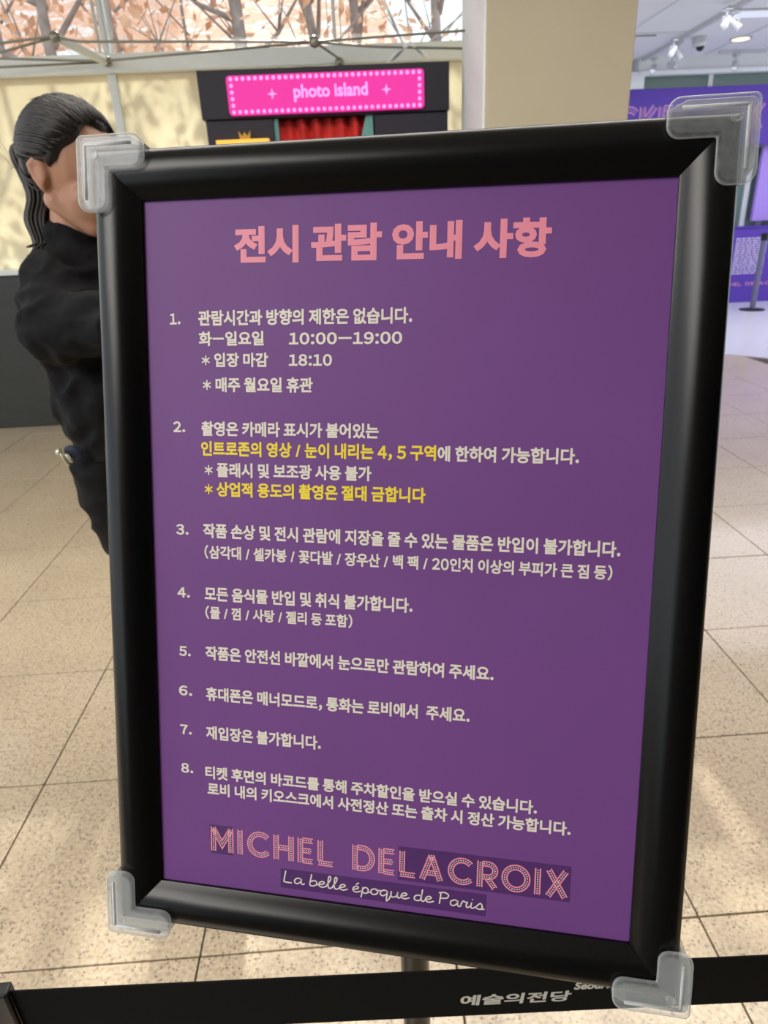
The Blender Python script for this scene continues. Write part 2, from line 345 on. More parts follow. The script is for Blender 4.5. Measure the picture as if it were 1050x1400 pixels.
def offs(pts, d, closed=False):
    pts = [Vector(p) for p in pts]; n = len(pts); out = []
    for i, p in enumerate(pts):
        a = pts[(i - 1) % n] if (closed or i > 0) else None; b = pts[(i + 1) % n] if (closed or i < n - 1) else None
        d1 = (p - a).normalized() if a is not None else (b - p).normalized(); d2 = (b - p).normalized() if b is not None else d1
        t = (d1 + d2).normalized(); c = max(0.5, t.dot(d1)); out.append(p + Vector((-t.y, t.x)) * d / c)
    return out
def arc(cx, cy, rx, ry, a0, a1, n=16): return [(cx + rx * math.cos(math.radians(a0 + (a1 - a0) * i / n)), cy + ry * math.sin(math.radians(a0 + (a1 - a0) * i / n))) for i in range(n + 1)]
G = {  # capital letters: (width, strokes); cap height 1
 'M': (0.92, [[(0.1, 0), (0.1, 1)], [(0.1, 0.93), (0.46, 0.3), (0.82, 0.93)], [(0.82, 0), (0.82, 1)]]),
 'I': (0.22, [[(0.11, 0), (0.11, 1)]]),
 'C': (0.92, [arc(0.54, 0.5, 0.42, 0.42, 42, 318, 22)]),
 'H': (0.8, [[(0.1, 0), (0.1, 1)], [(0.7, 0), (0.7, 1)], [(0.18, 0.5), (0.62, 0.5)]]),
 'E': (0.62, [[(0.1, 0), (0.1, 1)], [(0.2, 0.91), (0.6, 0.91)], [(0.2, 0.5), (0.52, 0.5)], [(0.2, 0.09), (0.6, 0.09)]]),
 'L': (0.6, [[(0.1, 0.18), (0.1, 1)], [(0.02, 0.09), (0.6, 0.09)]]),
 'D': (0.84, [[(0.1, 0), (0.1, 1)], [(0.2, 0.91)] + arc(0.38, 0.5, 0.38, 0.41, 90, -90, 16) + [(0.2, 0.09)]]),
 'A': (0.86, [[(0.09, 0), (0.43, 0.96)], [(0.77, 0), (0.43, 0.96)], [(0.25, 0.28), (0.62, 0.28)]]),
 'R': (0.74, [[(0.1, 0), (0.1, 1)], [(0.2, 0.91)] + arc(0.4, 0.66, 0.25, 0.25, 90, -90, 12) + [(0.2, 0.41)], [(0.38, 0.36), (0.66, 0)]]),
 'O': (0.98, [arc(0.49, 0.5, 0.41, 0.42, 0, 360, 28)]),
 'X': (0.8, [[(0.1, 0), (0.7, 1)], [(0.7, 0), (0.1, 1)]]),
 'T': (0.7, [[(0.35, 0), (0.35, 0.82)], [(0, 0.91), (0.7, 0.91)]]),
 'K': (0.74, [[(0.1, 0), (0.1, 1)], [(0.2, 0.42), (0.66, 1)], [(0.32, 0.58), (0.68, 0)]]),
 'B': (0.7, [[(0.1, 0), (0.1, 1)], [(0.2, 0.91)] + arc(0.36, 0.71, 0.22, 0.2, 90, -90, 10) + [(0.2, 0.51)], [(0.2, 0.5)] + arc(0.38, 0.295, 0.25, 0.205, 90, -90, 10) + [(0.2, 0.09)]]),
 ' ': (0.42, []),
}
def marquee(word, x0, y0, x1, h, gap=0.1, y1=None, dots=True, lw=0.045, bw=0.078):
    tot = sum(G[c][0] for c in word) + gap * (len(word) - 1); sx = (x1 - x0) / tot; lines = MB(); dts = MB(); x = 0
    def P(p): 
        X = x0 + (x + p[0]) * sx; return (X, y0 + p[1] * h + (0 if y1 is None else (y1 - y0) * (X - x0) / (x1 - x0)))
    for ch in word:
        wd, st = G[ch]
        for s in st:
            closed = (ch == 'O'); q = [P(p) for p in (s[:-1] if closed else s)]
            for sg in (-1, 1): ribbon(lines, offs(q, sg * bw * h, closed), lw * h, 0, closed)
            if dots:
                seg = q + ([q[0]] if closed else []); step = 0.088 * h; acc = step * 0.5
                for a, b in zip(seg, seg[1:]):
                    a = Vector(a); b = Vector(b); L = (b - a).length
                    while acc < L:
                        c = a + (b - a) * acc / L; rr = 0.027 * h
                        dts.add([(c.x + rr * math.cos(g * math.pi / 3), c.y + rr * math.sin(g * math.pi / 3), 0.0) for g in range(6)], [tuple(range(6))]); acc += step
                    acc -= L
        x += wd + gap
    return lines, dts
def catmull(p, n=5):
    p = [Vector(q) for q in p]; P = [p[0] * 2 - p[1]] + p + [p[-1] * 2 - p[-2]]; out = []
    for i in range(1, len(P) - 2):
        for k in range(n):
            t = k / n; a, b, c, d = P[i - 1], P[i], P[i + 1], P[i + 2]
            out.append(0.5 * ((2 * b) + (c - a) * t + (2 * a - 5 * b + 4 * c - d) * t * t + (3 * b - a - 3 * c + d) * t ** 3))
    return out + [p[-1]]
def catmull3(p, n=4):
    p = [Vector(q) for q in p]; P = [p[0] * 2 - p[1]] + p + [p[-1] * 2 - p[-2]]; out = []
    for i in range(1, len(P) - 2):
        for k in range(n):
            t = k / n; a, b, c, d = P[i - 1], P[i], P[i + 1], P[i + 2]; out.append(0.5 * ((2 * b) + (c - a) * t + (2 * a - 5 * b + 4 * c - d) * t * t + (3 * b - a - 3 * c + d) * t ** 3))
    return out + [p[-1]]
SC = {  # monoline handwriting, x-height .5
 'L': (0.62, [[(0.16, 1), (0.1, 0.5), (0.04, 0.02)], [(0.04, 0.02), (0.3, 0.0), (0.5, 0.0)]]),
 'a': (0.56, [[(0.4, 0.42), (0.24, 0.5), (0.06, 0.34), (0.04, 0.1), (0.18, 0.0), (0.36, 0.2), (0.42, 0.46)], [(0.42, 0.46), (0.4, 0.12), (0.48, 0.0), (0.6, 0.1)]]),
 'b': (0.5, [[(0.16, 1), (0.1, 0.5), (0.06, 0.06), (0.24, 0.0), (0.42, 0.16), (0.42, 0.4), (0.28, 0.48), (0.12, 0.34)], [(0.42, 0.2), (0.56, 0.12)]]),
 'e': (0.46, [[(0.02, 0.2), (0.24, 0.26), (0.36, 0.4), (0.24, 0.5), (0.08, 0.34), (0.08, 0.1), (0.24, 0.0), (0.5, 0.14)]]),
 'l': (0.34, [[(0.0, 0.16), (0.22, 0.7), (0.24, 0.98), (0.14, 0.96), (0.1, 0.5), (0.12, 0.08), (0.22, 0.0), (0.38, 0.14)]]),
 'E': (0.46, [[(0.02, 0.2), (0.24, 0.26), (0.36, 0.4), (0.24, 0.5), (0.08, 0.34), (0.08, 0.1), (0.24, 0.0), (0.5, 0.14)], [(0.22, 0.64), (0.38, 0.82)]]),
 'p': (0.52, [[(0.14, 0.5), (0.1, 0.1), (0.04, -0.4)], [(0.12, 0.34), (0.28, 0.5), (0.42, 0.36), (0.38, 0.08), (0.22, 0.0), (0.1, 0.1)], [(0.4, 0.12), (0.56, 0.14)]]),
 'o': (0.52, [[(0.26, 0.5), (0.08, 0.38), (0.06, 0.1), (0.2, 0.0), (0.38, 0.12), (0.4, 0.4), (0.26, 0.5), (0.36, 0.4), (0.56, 0.42)]]),
 'q': (0.54, [[(0.4, 0.42), (0.24, 0.5), (0.06, 0.34), (0.04, 0.1), (0.18, 0.0), (0.36, 0.2), (0.42, 0.46)], [(0.42, 0.46), (0.38, 0.0), (0.36, -0.4), (0.5, -0.2), (0.58, 0.1)]]),
 'u': (0.54, [[(0.08, 0.5), (0.06, 0.12), (0.18, 0.0), (0.36, 0.16), (0.42, 0.5)], [(0.42, 0.5), (0.4, 0.1), (0.48, 0.0), (0.6, 0.12)]]),
 'd': (0.56, [[(0.4, 0.4), (0.24, 0.48), (0.06, 0.34), (0.04, 0.1), (0.18, 0.0), (0.36, 0.16), (0.46, 1.0)], [(0.42, 0.6), (0.4, 0.12), (0.48, 0.0), (0.6, 0.12)]]),
 'P': (0.6, [[(0.14, 0.96), (0.06, 0.0)], [(0.02, 0.92), (0.3, 1.0), (0.52, 0.84), (0.44, 0.56), (0.12, 0.48)]]),
 'r': (0.44, [[(0.0, 0.16), (0.12, 0.5), (0.24, 0.42), (0.34, 0.44), (0.28, 0.16), (0.34, 0.0), (0.48, 0.14)]]),
 'i': (0.3, [[(0.12, 0.48), (0.08, 0.1), (0.16, 0.0), (0.3, 0.14)], [(0.15, 0.7), (0.17, 0.76)]]),
 's': (0.44, [[(0.0, 0.1), (0.26, 0.5), (0.36, 0.2), (0.24, 0.0), (0.04, 0.06)], [(0.24, 0.0), (0.48, 0.06)]]),
 ' ': (0.26, []),
}
def script_word(word, x0, y0, x1, h, lw, y1=None):
    gap = 0.0; tot = sum(SC[c][0] for c in word); sx = (x1 - x0) / tot; mb = MB(); x = 0
    for ch in word:
        wd, st = SC[ch]
        for s in st:
            q = [(x0 + (x + p[0]) * sx, y0 + p[1] * h + ((y1 or y0) - y0) * ((x + p[0]) / tot)) for p in catmull(s)]; ribbon(mb, q, lw, 0)
        x += wd
    return mb
def lay(mb, z): mb.v = [(a, b, z) for a, b, _ in mb.v]; return mb

# ------------------------------------------------------------------ room shell
floor = bx('floor', (-6, -4, -0.12), (9, 12, -0.008), 'joint', **ST)
TX, TY = 0.517, 0.5; X0, Y0 = 0.648, 0.8919
tiles = []
for i in range(-9, 13):
    for j in range(-3, 20):
        cx = X0 + i * TX; cy = Y0 + j * TY
        if cx + TX < -4.4 or cx > 7.6 or cy > 10.4: continue
        # outside the white floor area
        if (cx + TX / 2) + (cy + TY / 2) > 10.0 and cx > 2.6: continue
        vx = (cx + 0.26) - 0.1; dist = math.hypot(vx, cy + 0.25); inview = cy > -0.2 and abs(vx) < (cy + 0.9) * 0.78
        tiles.append((not inview, dist, cx, cy))
tiles.sort(); k = MB(); k.box((0, 0, -0.02), (TX - 0.004, TY - 0.004, 0)); proto = k.build('tile', 'stone', floor, Matrix.Translation((-20, 0, 0)), bevel=0.0012)
pm = proto.data; rest = MB()
for n, (a, dd, cx, cy) in enumerate(tiles):
    dz = R.uniform(-0.0006, 0.0006)
    if n < 296:
        Mx = Matrix.Translation((cx + 0.002, cy + 0.002, dz))
        if n == 0: proto.matrix_basis = Mx; WM[proto.name] = Mx; proto.matrix_parent_inverse = Matrix.Identity(4)
        else: o = proto.copy(); C.objects.link(o); o.matrix_basis = Mx; WM[o.name] = Mx
    else: rest.box((cx + 0.002, cy + 0.002, -0.02 + dz), (cx + TX - 0.002, cy + TY - 0.002, dz))
rest.build('tile_field', 'stone', floor, kind='stuff')
k = MB(); k.prism([(3.45, 6.56), (6.0, 3.9), (8.5, 1.4), (8.9, 1.4), (8.9, 11.9), (1.8, 11.9), (1.8, 8.2)], -0.007, 0.004)
k.build('floor', 'white_floor', **ST)
k = MB(); k.prism([(-3.4, -4), (9, -4), (9, 12), (1.7, 12), (1.7, 5.42), (-3.4, 5.42)], 3.1, 3.3); k.build('ceiling', 'ceil', **ST)
bx('wall_side', (1.6, 5.4, 0), (1.7, 10.9, 3.1), 'white', **ST)
bx('wall_front_unseen', (-3.4, -4.2, 0), (9, -4, 3.1), 'dimwall', **ST)  # unseen wall, added and coloured dark to keep frame reflections black
bx('wall_right', (9, -4, 0), (9.2, 3, 3.1), 'dimwall', **ST)  # unseen, added to cut light from the right; stops short to admit daylight
# back glazed wall (behind bench and booth)
wb = bx('wall_back', (-6, 5.16, 0), (1.6, 5.4, 1.1), 'bench', **ST)
for i in range(0, 6): bx('cladding_panel', (-6 + i * 1.25, 5.1, 0.0 + 0.004), (-6 + i * 1.25 + 1.243, 5.16, 1.094), 'bench', wb, bevel=0.003)
bx('trim_1', (-6, 5.08, 1.1), (1.6, 5.42, 1.133), 'sill', bevel=0.004, **ST)
win = MB(); win.box((-6, 5.2, 2.3), (1.7, 5.34, 2.405)); win = win.build('window_1', 'beam', bevel=0.006, **ST)
for k_, (a, b) in enumerate([(-5.99, -4.46), (-4.44, -2.98), (-2.96, -1.5), (-1.46, -0.02), (0.02, 1.5)]):
    bx('frosted_pane', (a, 5.26, 1.133), (b, 5.272, 2.3), 'frost', win)
    bx('clear_pane', (a, 5.26, 2.405), (b, 5.272, 3.1), 'glass', win)
for xm in (-4.45, -2.97, -1.48, 0.0):
    bx('mullion', (xm - 0.028, 5.235, 1.133), (xm + 0.028, 5.3, 2.3), 'silicone', win, bevel=0.006)
    k = MB(); k.box((xm - 0.045, 5.2, 2.405), (xm - 0.038, 5.25, 3.1)); k.box((xm + 0.038, 5.2, 2.405), (xm + 0.045, 5.25, 3.1)); k.box((xm - 0.012, 5.2, 2.405), (xm + 0.012, 5.3, 3.1)); k.build('glazing_fin', 'silicone', win)
bx('window_frame', (1.4, 5.2, 1.1), (1.7, 5.36, 3.1), 'beam', win)
# tension rods across the glass
def rod(name, pts, r, label): k = MB(); k.tube(pts, r, 6); o = k.build(name, 'steel', smooth=True); return o
tr = thing('tension_truss', 'thin steel tension rods and struts stretched in front of the clear upper glass', 'cable truss', (-1.5, 4.7, 2.3))
def rd(pts, r=0.007, nm='rod', m='steel'): k = MB(); k.tube(pts, r, 8); return k.build(nm, m, tr, smooth=True)
rd([(-3.6, 4.6, 2.42), (-1.885, 4.6, 2.351), (-1.6, 4.6, 2.372), (-1.439, 4.6, 2.344), (-0.118, 4.6, 2.303), (0.79, 4.6, 2.33)])
rd([(-3.6, 4.62, 2.2), (-1.896, 4.62, 2.313), (-1.6, 4.61, 2.368)])
rd([(-3.6, 5.0, 2.43), (-2.11, 5.1, 2.379), (-1.663, 5.1, 2.353), (-1.48, 5.13, 2.351), (-0.13, 4.62, 2.305)])
rd([(-3.6, 5.0, 2.25), (-2.125, 5.1, 2.332), (-1.48, 5.13, 2.345)])
rd([(-0.118, 4.6, 2.3), (0.235, 4.62, 2.272), (0.80, 4.7, 2.26)])
rd([(-0.118, 4.6, 2.303), (0.02, 5.2, 2.33), (0.02, 5.2, 2.2)])
rd([(0.31, 5.15, 2.26), (0.413, 4.6, 2.272)], 0.012, 'strut', 'white'); rd([(0.45, 4.6, 2.27), (0.6, 5.15, 2.3)], 0.01, 'strut', 'white')
rd([(-1.575, 4.6, 2.37), (-1.47, 5.2, 2.352)], 0.026, 'strut', 'gold').data.materials[0] = MT['beam']
for p in [(-1.575, 4.6, 2.37), (-1.47, 5.16, 2.352), (-0.118, 4.6, 2.303), (0.02, 5.17, 2.3)]:
    k = MB(); k.lathe([(0.008, -0.03), (0.026, -0.02), (0.03, 0), (0.026, 0.02), (0.008, 0.03)], p, 12); k.build('clamp', 'steel', tr, smooth=True)
# column
col = bx('wall_column', (0.764, 4.0, 0), (1.530, 4.70, 3.1), 'column', bevel=0.008, **ST)
bx('column_lit_face', (0.752, 4.004, 0), (0.7635, 4.70, 3.1), 'white', col, bevel=0.002)  # window light on this side of the column put into a white colour
# ------------------------------------------------------------------ right-hand hall
wr = bx('wall_right', (1.6, 10.9, 0), (9, 11.1, 3.1), 'white', **ST)
bx('trim_2', (3.9, 9.99, 2.955), (8.8, 10.12, 3.099), 'ceil', **ST)
bx('trim_3', (3.9, 9.95, 2.905), (8.8, 10.1, 2.955), 'white', bevel=0.005, **ST)
bx('trim_4', (3.75, 9.97, 2.762), (3.985, 10.3, 2.95), 'white', **ST)
w2 = bx('window_2', (3.99, 10.06, 2.72), (8.8, 10.12, 2.76), 'silicone', **ST)
for i in range(4):
    bx('glass_pane', (4.02 + i * 0.92, 10.08, 2.76), (4.02 + i * 0.92 + 0.86, 10.09, 2.905), 'green2', w2)
    bx('post', (4.88 + i * 0.92, 10.06, 2.76), (4.94 + i * 0.92, 10.11, 2.905), 'silicone', w2)
for i in range(4):
    bx('glass_pane', (4.0 + i * 0.69, 10.3, 1.03), (4.0 + i * 0.69 + 0.60, 10.31, 2.05), 'green2', w2)
    bx('post', (4.34 + i * 0.69, 10.26, 0.0), (4.41 + i * 0.69, 10.33, 2.05), 'silicone', w2)
for i, xx in enumerate((3.2, 4.7, 6.2)):
    bx('trim_5', (xx, 5.5, 3.088), (xx + 0.012, 9.9, 3.0995), 'silicone', **ST)
bx('trim_6', (3.0, 8.62, 3.085), (3.9, 8.65, 3.0995), 'silicone', **ST)
# ticket booth
tb = thing('ticket_booth', 'purple ticket booth with a wide lettered header and a low counter front', 'booth', (5.6, 10.0, 0))
bx('header', (2.9, 9.99, 2.06), (8.6, 10.05, 2.76), 'purplewall', tb, bevel=0.004)
gp = 0.14; wd_ = lambda t: sum(G[c][0] for c in t) + gp * (len(t) - 1); sx_ = (5.66 - 3.98) / wd_('KET BOX')
MR = Matrix.Translation((0, 9.985, 2.245)) @ Matrix.Rotation(math.radians(90), 4, 'X')
hd = [o for o in bpy.data.objects if o.name.startswith('header')][0]
lines, dts = marquee('TICKET BOX', 3.98 - sx_ * (wd_('TIC') + gp), 0, 5.66, 0.31, gap=gp, lw=0.06, bw=0.1)
lay(lines, 0).build('lettering', 'pinkl', hd, MR); lay(dts, 0.001).build('lettering_dots', 'notice', hd, MR)
bx('lilac_screen', (5.82, 10.12, 1.1), (7.4, 10.18, 2.05), 'lilac', tb, label='pale lilac lit back panel')
ct = bx('counter', (4.6, 9.92, 0.0), (8.4, 10.28, 1.02), 'purplewall', tb, bevel=0.006)
bx('counter_top', (4.58, 9.9, 1.02), (8.42, 10.3, 1.035), 'purplewall', tb)
def bars(name, x0, x1, z0, z1, n, m='notice'):
    k = MB(); h = (z1 - z0) / n
    for i in range(n):
        x = x0
        while x < x1 - 0.02:
            l = R.uniform(0.03, 0.1); k.add([(x, z0 + i * h, 0), (min(x + l, x1), z0 + i * h, 0), (min(x + l, x1), z0 + i * h + h * 0.6, 0), (x, z0 + i * h + h * 0.6, 0)], [(0, 1, 2, 3)]); x += l + 0.012
    k.build(name, m, ct, Matrix.Translation((0, 9.913, 0)) @ Matrix.Rotation(math.radians(90), 4, 'X'))
bars('printed_notice', 5.22, 5.42, 0.62, 0.86, 5); bars('printed_notice', 5.52, 5.98, 0.40, 0.9, 16); bars('printed_notice', 6.08, 6.5, 0.40, 0.9, 16)
lines, dts = marquee('MICHEL DELACROIX', 5.3, 0.24, 6.4, 0.045, dots=False, lw=0.12); lay(lines, 0).build('printed_notice', 'pinkl', ct, Matrix.Translation((0, 9.913, 0)) @ Matrix.Rotation(math.radians(90), 4, 'X'))
k = MB(); k.tube([(5.44, 9.915, 0.42), (5.46, 9.915, 0.9)], 0.006, 6); k.build('printed_rule', 'notice', ct)
for i, (x, h, s) in enumerate([(5.22, 0.09, 0.05), (5.34, 0.05, 0.09)]):
    k = MB(); k.lathe([(s * 0.8, 0), (s, h * 0.5), (s * 0.6, h)], (x, 10.05, 1.0352), 14)
    tag(k.build('desk_item', 'white', smooth=True), ['small white pot standing on the purple ticket counter', 'low white tray dish on the purple ticket counter'][i], 'dish')
sp_ = thing('barrier_post', 'slim grey queue post on a flat dark base before the purple counter', 'queue post', (5.46, 9.13, 0.004))
k = MB(); k.lathe([(0.16, 0), (0.16, 0.012), (0.03, 0.025)], (5.46, 9.13, 0.0045), 24); k.build('base', 'black', sp_, smooth=True, autosm=True)
k = MB(); k.lathe([(0.036, 0.02), (0.036, 0.9)], (5.46, 9.13, 0.004), 16); k.build('pole', 'greypost', sp_, smooth=True, autosm=True)
k = MB(); k.lathe([(0.045, 0.88), (0.045, 0.96), (0.03, 0.97)], (5.46, 9.13, 0.004), 16); k.build('head', 'black', sp_, smooth=True, autosm=True)
# ceiling fittings
def ctrack(a, b, label):
    a = Vector(a); b = Vector(b); k = MB(); d = (b - a).normalized(); n = Vector((-d.y, d.x, 0)) * 0.022
    k.add([a - n, b - n, b + n, a + n] + [p - Vector((0, 0, 0.035)) for p in (a - n, b - n, b + n, a + n)], [(0, 1, 2, 3), (7, 6, 5, 4), (0, 4, 5, 1), (1, 5, 6, 2), (2, 6, 7, 3), (3, 7, 4, 0)])
    return tag(k.build('lighting_track', 'whitemetal'), label, 'light track')
ctrack((3.95, 10.0, 3.099), (3.86, 6.2, 3.099), 'long white lighting track on the grey ceiling beside the cream column')
def spot(p, aim, label):
    x, y = p; q = 0.6; t = thing('track_spotlight', label, 'spotlight', (x, y, 3.062), 'white spotlights on the ceiling tracks')
    k = MB(); k.box((x - 0.025, y - 0.05, 3.035), (x + 0.025, y + 0.05, 3.062)); k.build('adapter', 'whitemetal', t)
    k = MB(); k.tube([(x, y, 3.036), (x, y, 2.985)], 0.01, 8); k.tube([(x - 0.035, y, 2.93), (x - 0.035, y, 2.985), (x + 0.035, y, 2.985), (x + 0.035, y, 2.93)], 0.006, 6); k.build('bracket', 'whitemetal', t, smooth=True)
    a = Vector(aim).normalized(); c = Vector((x, y, 2.94)); k = MB(); k.lathe([(0.012, -0.06), (0.024, -0.055), (0.028, 0.0), (0.036, 0.06), (0.032, 0.06), (0.028, 0.04)], c, 16, a); k.build('lamp_head', 'whitemetal', t, smooth=True, autosm=True)
    k = MB(); k.lathe([(0.027, 0.042), (0.027, 0.046)], c, 16, a); k.build('lens', 'lampw', t)
spot((3.79, 8.75), (-0.6, -0.3, -0.8), 'white track spotlight, nearer one of the pair beside the dome camera')
spot((3.93, 8.92), (0.5, -0.2, -0.8), 'white track spotlight, farther one of the pair beside the dome camera')
spot((3.76, 7.55), (-0.5, -0.3, -0.8), 'white track spotlight on the near stretch of track, tilted towards the column')
spot((3.90, 7.65), (0.7, -0.3, -0.6), 'white track spotlight on the near stretch of track, tilted away from the column')
spot((4.0, 9.75), (-0.5, -0.6, -0.6), 'white track spotlight close to the column at the far end of the track')
spot((4.16, 9.6), (0.7, -0.6, -0.3), 'white track spotlight at the far end of the track, second from the column')
ctrack((4.8, 9.7, 3.099), (5.4, 9.7, 3.099), 'short white lighting track on the ceiling above the purple booth')
spot((5.02, 9.7), (-0.3, -0.5, -0.8), 'single white spotlight hanging above the purple booth header')
dc = thing('dome_camera', 'white dome security camera with a dark lens on the ceiling', 'security camera', (4.16, 8.92, 3.1))
k = MB(); k.lathe([(0.08, 0.0), (0.08, -0.05), (0.075, -0.085), (0.062, -0.1)], (4.16, 8.92, 3.099), 24); k.build('housing', 'whitemetal', dc, smooth=True, autosm=True)
k = MB(); k.ell((4.17, 8.90, 3.0), (0.045, 0.045, 0.045)); k.build('lens', 'lens', dc, smooth=True)
dl = thing('downlight', 'lit warm octagonal downlight recessed in the grey ceiling', 'ceiling light', (4.72, 9.07, 3.1))
k = MB(); k.lathe([(0.13, 0), (0.13, -0.008), (0.1, -0.01)], (4.72, 9.07, 3.0995), 8); k.build('rim', 'whitemetal', dl)
k = MB(); k.lathe([(0.1, -0.01), (0.1, -0.014)], (4.72, 9.07, 3.0995), 8); k.build('diffuser', 'lamp', dl)
pl = thing('panel_light', 'flat white square ceiling light at the picture corner', 'ceiling light', (4.35, 7.95, 3.1))
k = MB(); k.box((4.02, 7.8, 3.085), (4.75, 8.1, 3.0995)); k.build('frame', 'whitemetal', pl)
k = MB(); k.box((4.05, 7.83, 3.08), (4.72, 8.07, 3.085)); k.build('diffuser', 'lampw', pl)
k = MB()
for i in range(3): k.box((3.35, 8.74 + i * 0.012, 3.092), (3.58, 8.747 + i * 0.012, 3.0996))
tag(k.build('ceiling_vent', 'steel'), 'small dark slotted vent in the ceiling next to the column', 'vent')

# ------------------------------------------------------------------ photo booth
pb = thing('photo_booth', 'dark navy photo booth with a glowing pink sign and a red curtain', 'photo booth', (-0.08, 4.7, 0))
bx('header', (-0.815, 4.6, 1.935), (0.662, 4.95, 2.185), 'navy', pb, bevel=0.004)
bx('side_panel', (-0.80, 4.62, 0), (-0.40, 4.94, 1.932), 'navy2', pb, bevel=0.003); bx('side_panel', (0.21, 4.62, 0), (0.655, 4.94, 1.932), 'navy2', pb, bevel=0.003)
bx('reveal', (-0.398, 4.64, 0), (-0.372, 4.94, 1.932), 'teal', pb, label='pale teal edge of the booth opening')
k = MB(); k.add([(0.2, 4.635, 1.93), (0.2, 4.635, 1.6), (0.06, 4.635, 1.6), (0.16, 4.635, 1.93), (0.2, 4.645, 1.93), (0.2, 4.645, 1.6), (0.06, 4.645, 1.6), (0.16, 4.645, 1.93)],
      [(0, 1, 2, 3), (4, 7, 6, 5), (0, 4, 5, 1), (1, 5, 6, 2), (2, 6, 7, 3), (3, 7, 4, 0)]); k.build('valance', 'teal', pb)
k = MB(); vs = []; fs = []; N = 120
for i in range(N + 1):
    u = i / N; x = -0.37 + u * 0.56
    for z in (0.02, 0.8, 1.4, 1.7, 1.93):
        y = 4.70 + 0.022 * math.sin(u * 2 * math.pi * 7 + 0.8 * math.sin(z * 3)) + 0.012 * math.sin(u * 31 + z * 2); vs.append((x, y, z))
for i in range(N):
    for j in range(4): fs.append((i * 5 + j, (i + 1) * 5 + j, (i + 1) * 5 + j + 1, i * 5 + j + 1))
k.add(vs, fs); cu = k.build('curtain', 'red', pb, smooth=True); s_ = cu.modifiers.new('s', 'SOLIDIFY'); s_.thickness = 0.003
bx('back_panel', (-0.37, 4.9, 0), (0.2, 4.94, 1.93), 'navy', pb)
def rrect(x0, y0, x1, y1, r, n=5):
    out = []
    for cx, cy, a in ((x1 - r, y0 + r, -90), (x1 - r, y1 - r, 0), (x0 + r, y1 - r, 90), (x0 + r, y0 + r, 180)): out += arc(cx, cy, r, r, a, a + 90, n)
    return out
MS = Matrix.Translation((0, 4.6, 0)) @ Matrix.Rotation(math.radians(90), 4, 'X')
k = MB(); k.prism(rrect(-0.645, 1.948, 0.508, 2.148, 0.02), 0, 0.03); sg = k.build('light_box', 'pink', pb, MS, label='glowing magenta sign box')
k = MB(); pts = [(-0.618 + i * (1.099 / 31), y) for y in (1.965, 2.131) for i in range(32)] + [(x, 1.965 + j * 0.166 / 5) for x in (-0.618, 0.481) for j in range(1, 5)]
for x, y in pts: k.add([(x + 0.011 * math.cos(g * math.pi / 4), y + 0.011 * math.sin(g * math.pi / 4), 0.031) for g in range(8)], [tuple(range(8))])
k.build('dot_border', 'pinkdot', sg, MS)
text_line('lettering', 'photo island', -0.26, 0.175, 2.028, 0.062, 'pinkdot', sg, MS, 0.0312, off=0.03, ref='h')
for cx in (-0.385, 0.285):
    k = MB(); k.add([(cx + (0.03 if g % 2 == 0 else 0.009) * math.cos(g * math.pi / 4), 2.05 + (0.03 if g % 2 == 0 else 0.009) * math.sin(g * math.pi / 4), 0.0312) for g in range(8)], [tuple(range(8))]); k.build('sparkle', 'pinkdot', sg, MS)
bx('glow_strip', (-0.74, 4.54, 1.80), (-0.43, 4.62, 1.822), 'warm', pb, label='added glowing strip for the warm gleam on the sign frame')  # made-up strip; imitates the warm glow along the sign frame's top edge
cw = MB(); cw.add([(x, y, z) for y in (4.56, 4.57) for x, z in ((-0.60, 1.823), (-0.54, 1.823), (-0.535, 1.868), (-0.555, 1.84), (-0.57, 1.862), (-0.585, 1.84), (-0.605, 1.868))], [tuple(range(7)), tuple(range(7, 14))[::-1]] + [(i, (i + 1) % 7, 7 + (i + 1) % 7, 7 + i) for i in range(7)])
tag(cw.build('crown_ornament', 'gold'), 'little gold crown ornament above the added glow strip on the booth', 'ornament')

# ------------------------------------------------------------------ the sign on its stand
BM = Matrix(((0.976, 0.0694, -0.2064, 0.0107), (-0.2177, 0.2851, -0.9335, 0.318), (-0.0059, 0.956, 0.2934, 1.181), (0, 0, 0, 1)))
sign = thing('sign_stand', 'black framed purple exhibition notice with clear plastic corner guards on a pole', 'sign', (0.02, 0.38, 0))
mm = 0.001
# rails: profile u (0 outer .. P inner), z
P = 25.6; IW, IH = 138.3, 200.2
prof = [(0, -11), (0, 1.2), (0.6, 3.0), (2.0, 4.8), (4.5, 6.3), (8, 7.2), (12, 7.2), (16, 6.2), (19.5, 4.4), (22.5, 2.1), (24.6, 0.4), (P, -0.2), (P, -1.9), (20, -1.9), (20, -11)]
sub = []
for a, b in zip(prof, prof[1:]):
    sub.append(a)
sub.append(prof[-1]); prof = sub
cr = [Vector((-IW, -IH)), Vector((IW, -IH)), Vector((IW, IH)), Vector((-IW, IH))]; dirs = [Vector((-1, -1)), Vector((1, -1)), Vector((1, 1)), Vector((-1, 1))]
for s in range(4):
    k = MB(); n = len(prof); vs = []
    A, B = cr[s], cr[(s + 1) % 4]; dA, dB = dirs[s], dirs[(s + 1) % 4]; e = (B - A).normalized() * 0.12
    steps = 8
    for t in range(steps + 1):
        for u, z in prof:
            a = A + dA * (P - u) + e; b = B + dB * (P - u) - e; p = a + (b - a) * (t / steps); vs.append((p.x * mm, p.y * mm, z * mm))
    fs = [(t * n + i, (t + 1) * n + i, (t + 1) * n + (i + 1) % n, t * n + (i + 1) % n) for t in range(steps) for i in range(n)] + [tuple(range(n)), tuple(range(steps * n, steps * n + n))[::-1]]
    k.add(vs, fs); o = k.build('frame_rail', 'frame', sign, BM, smooth=True); o.data.set_sharp_from_angle(angle=math.radians(50))
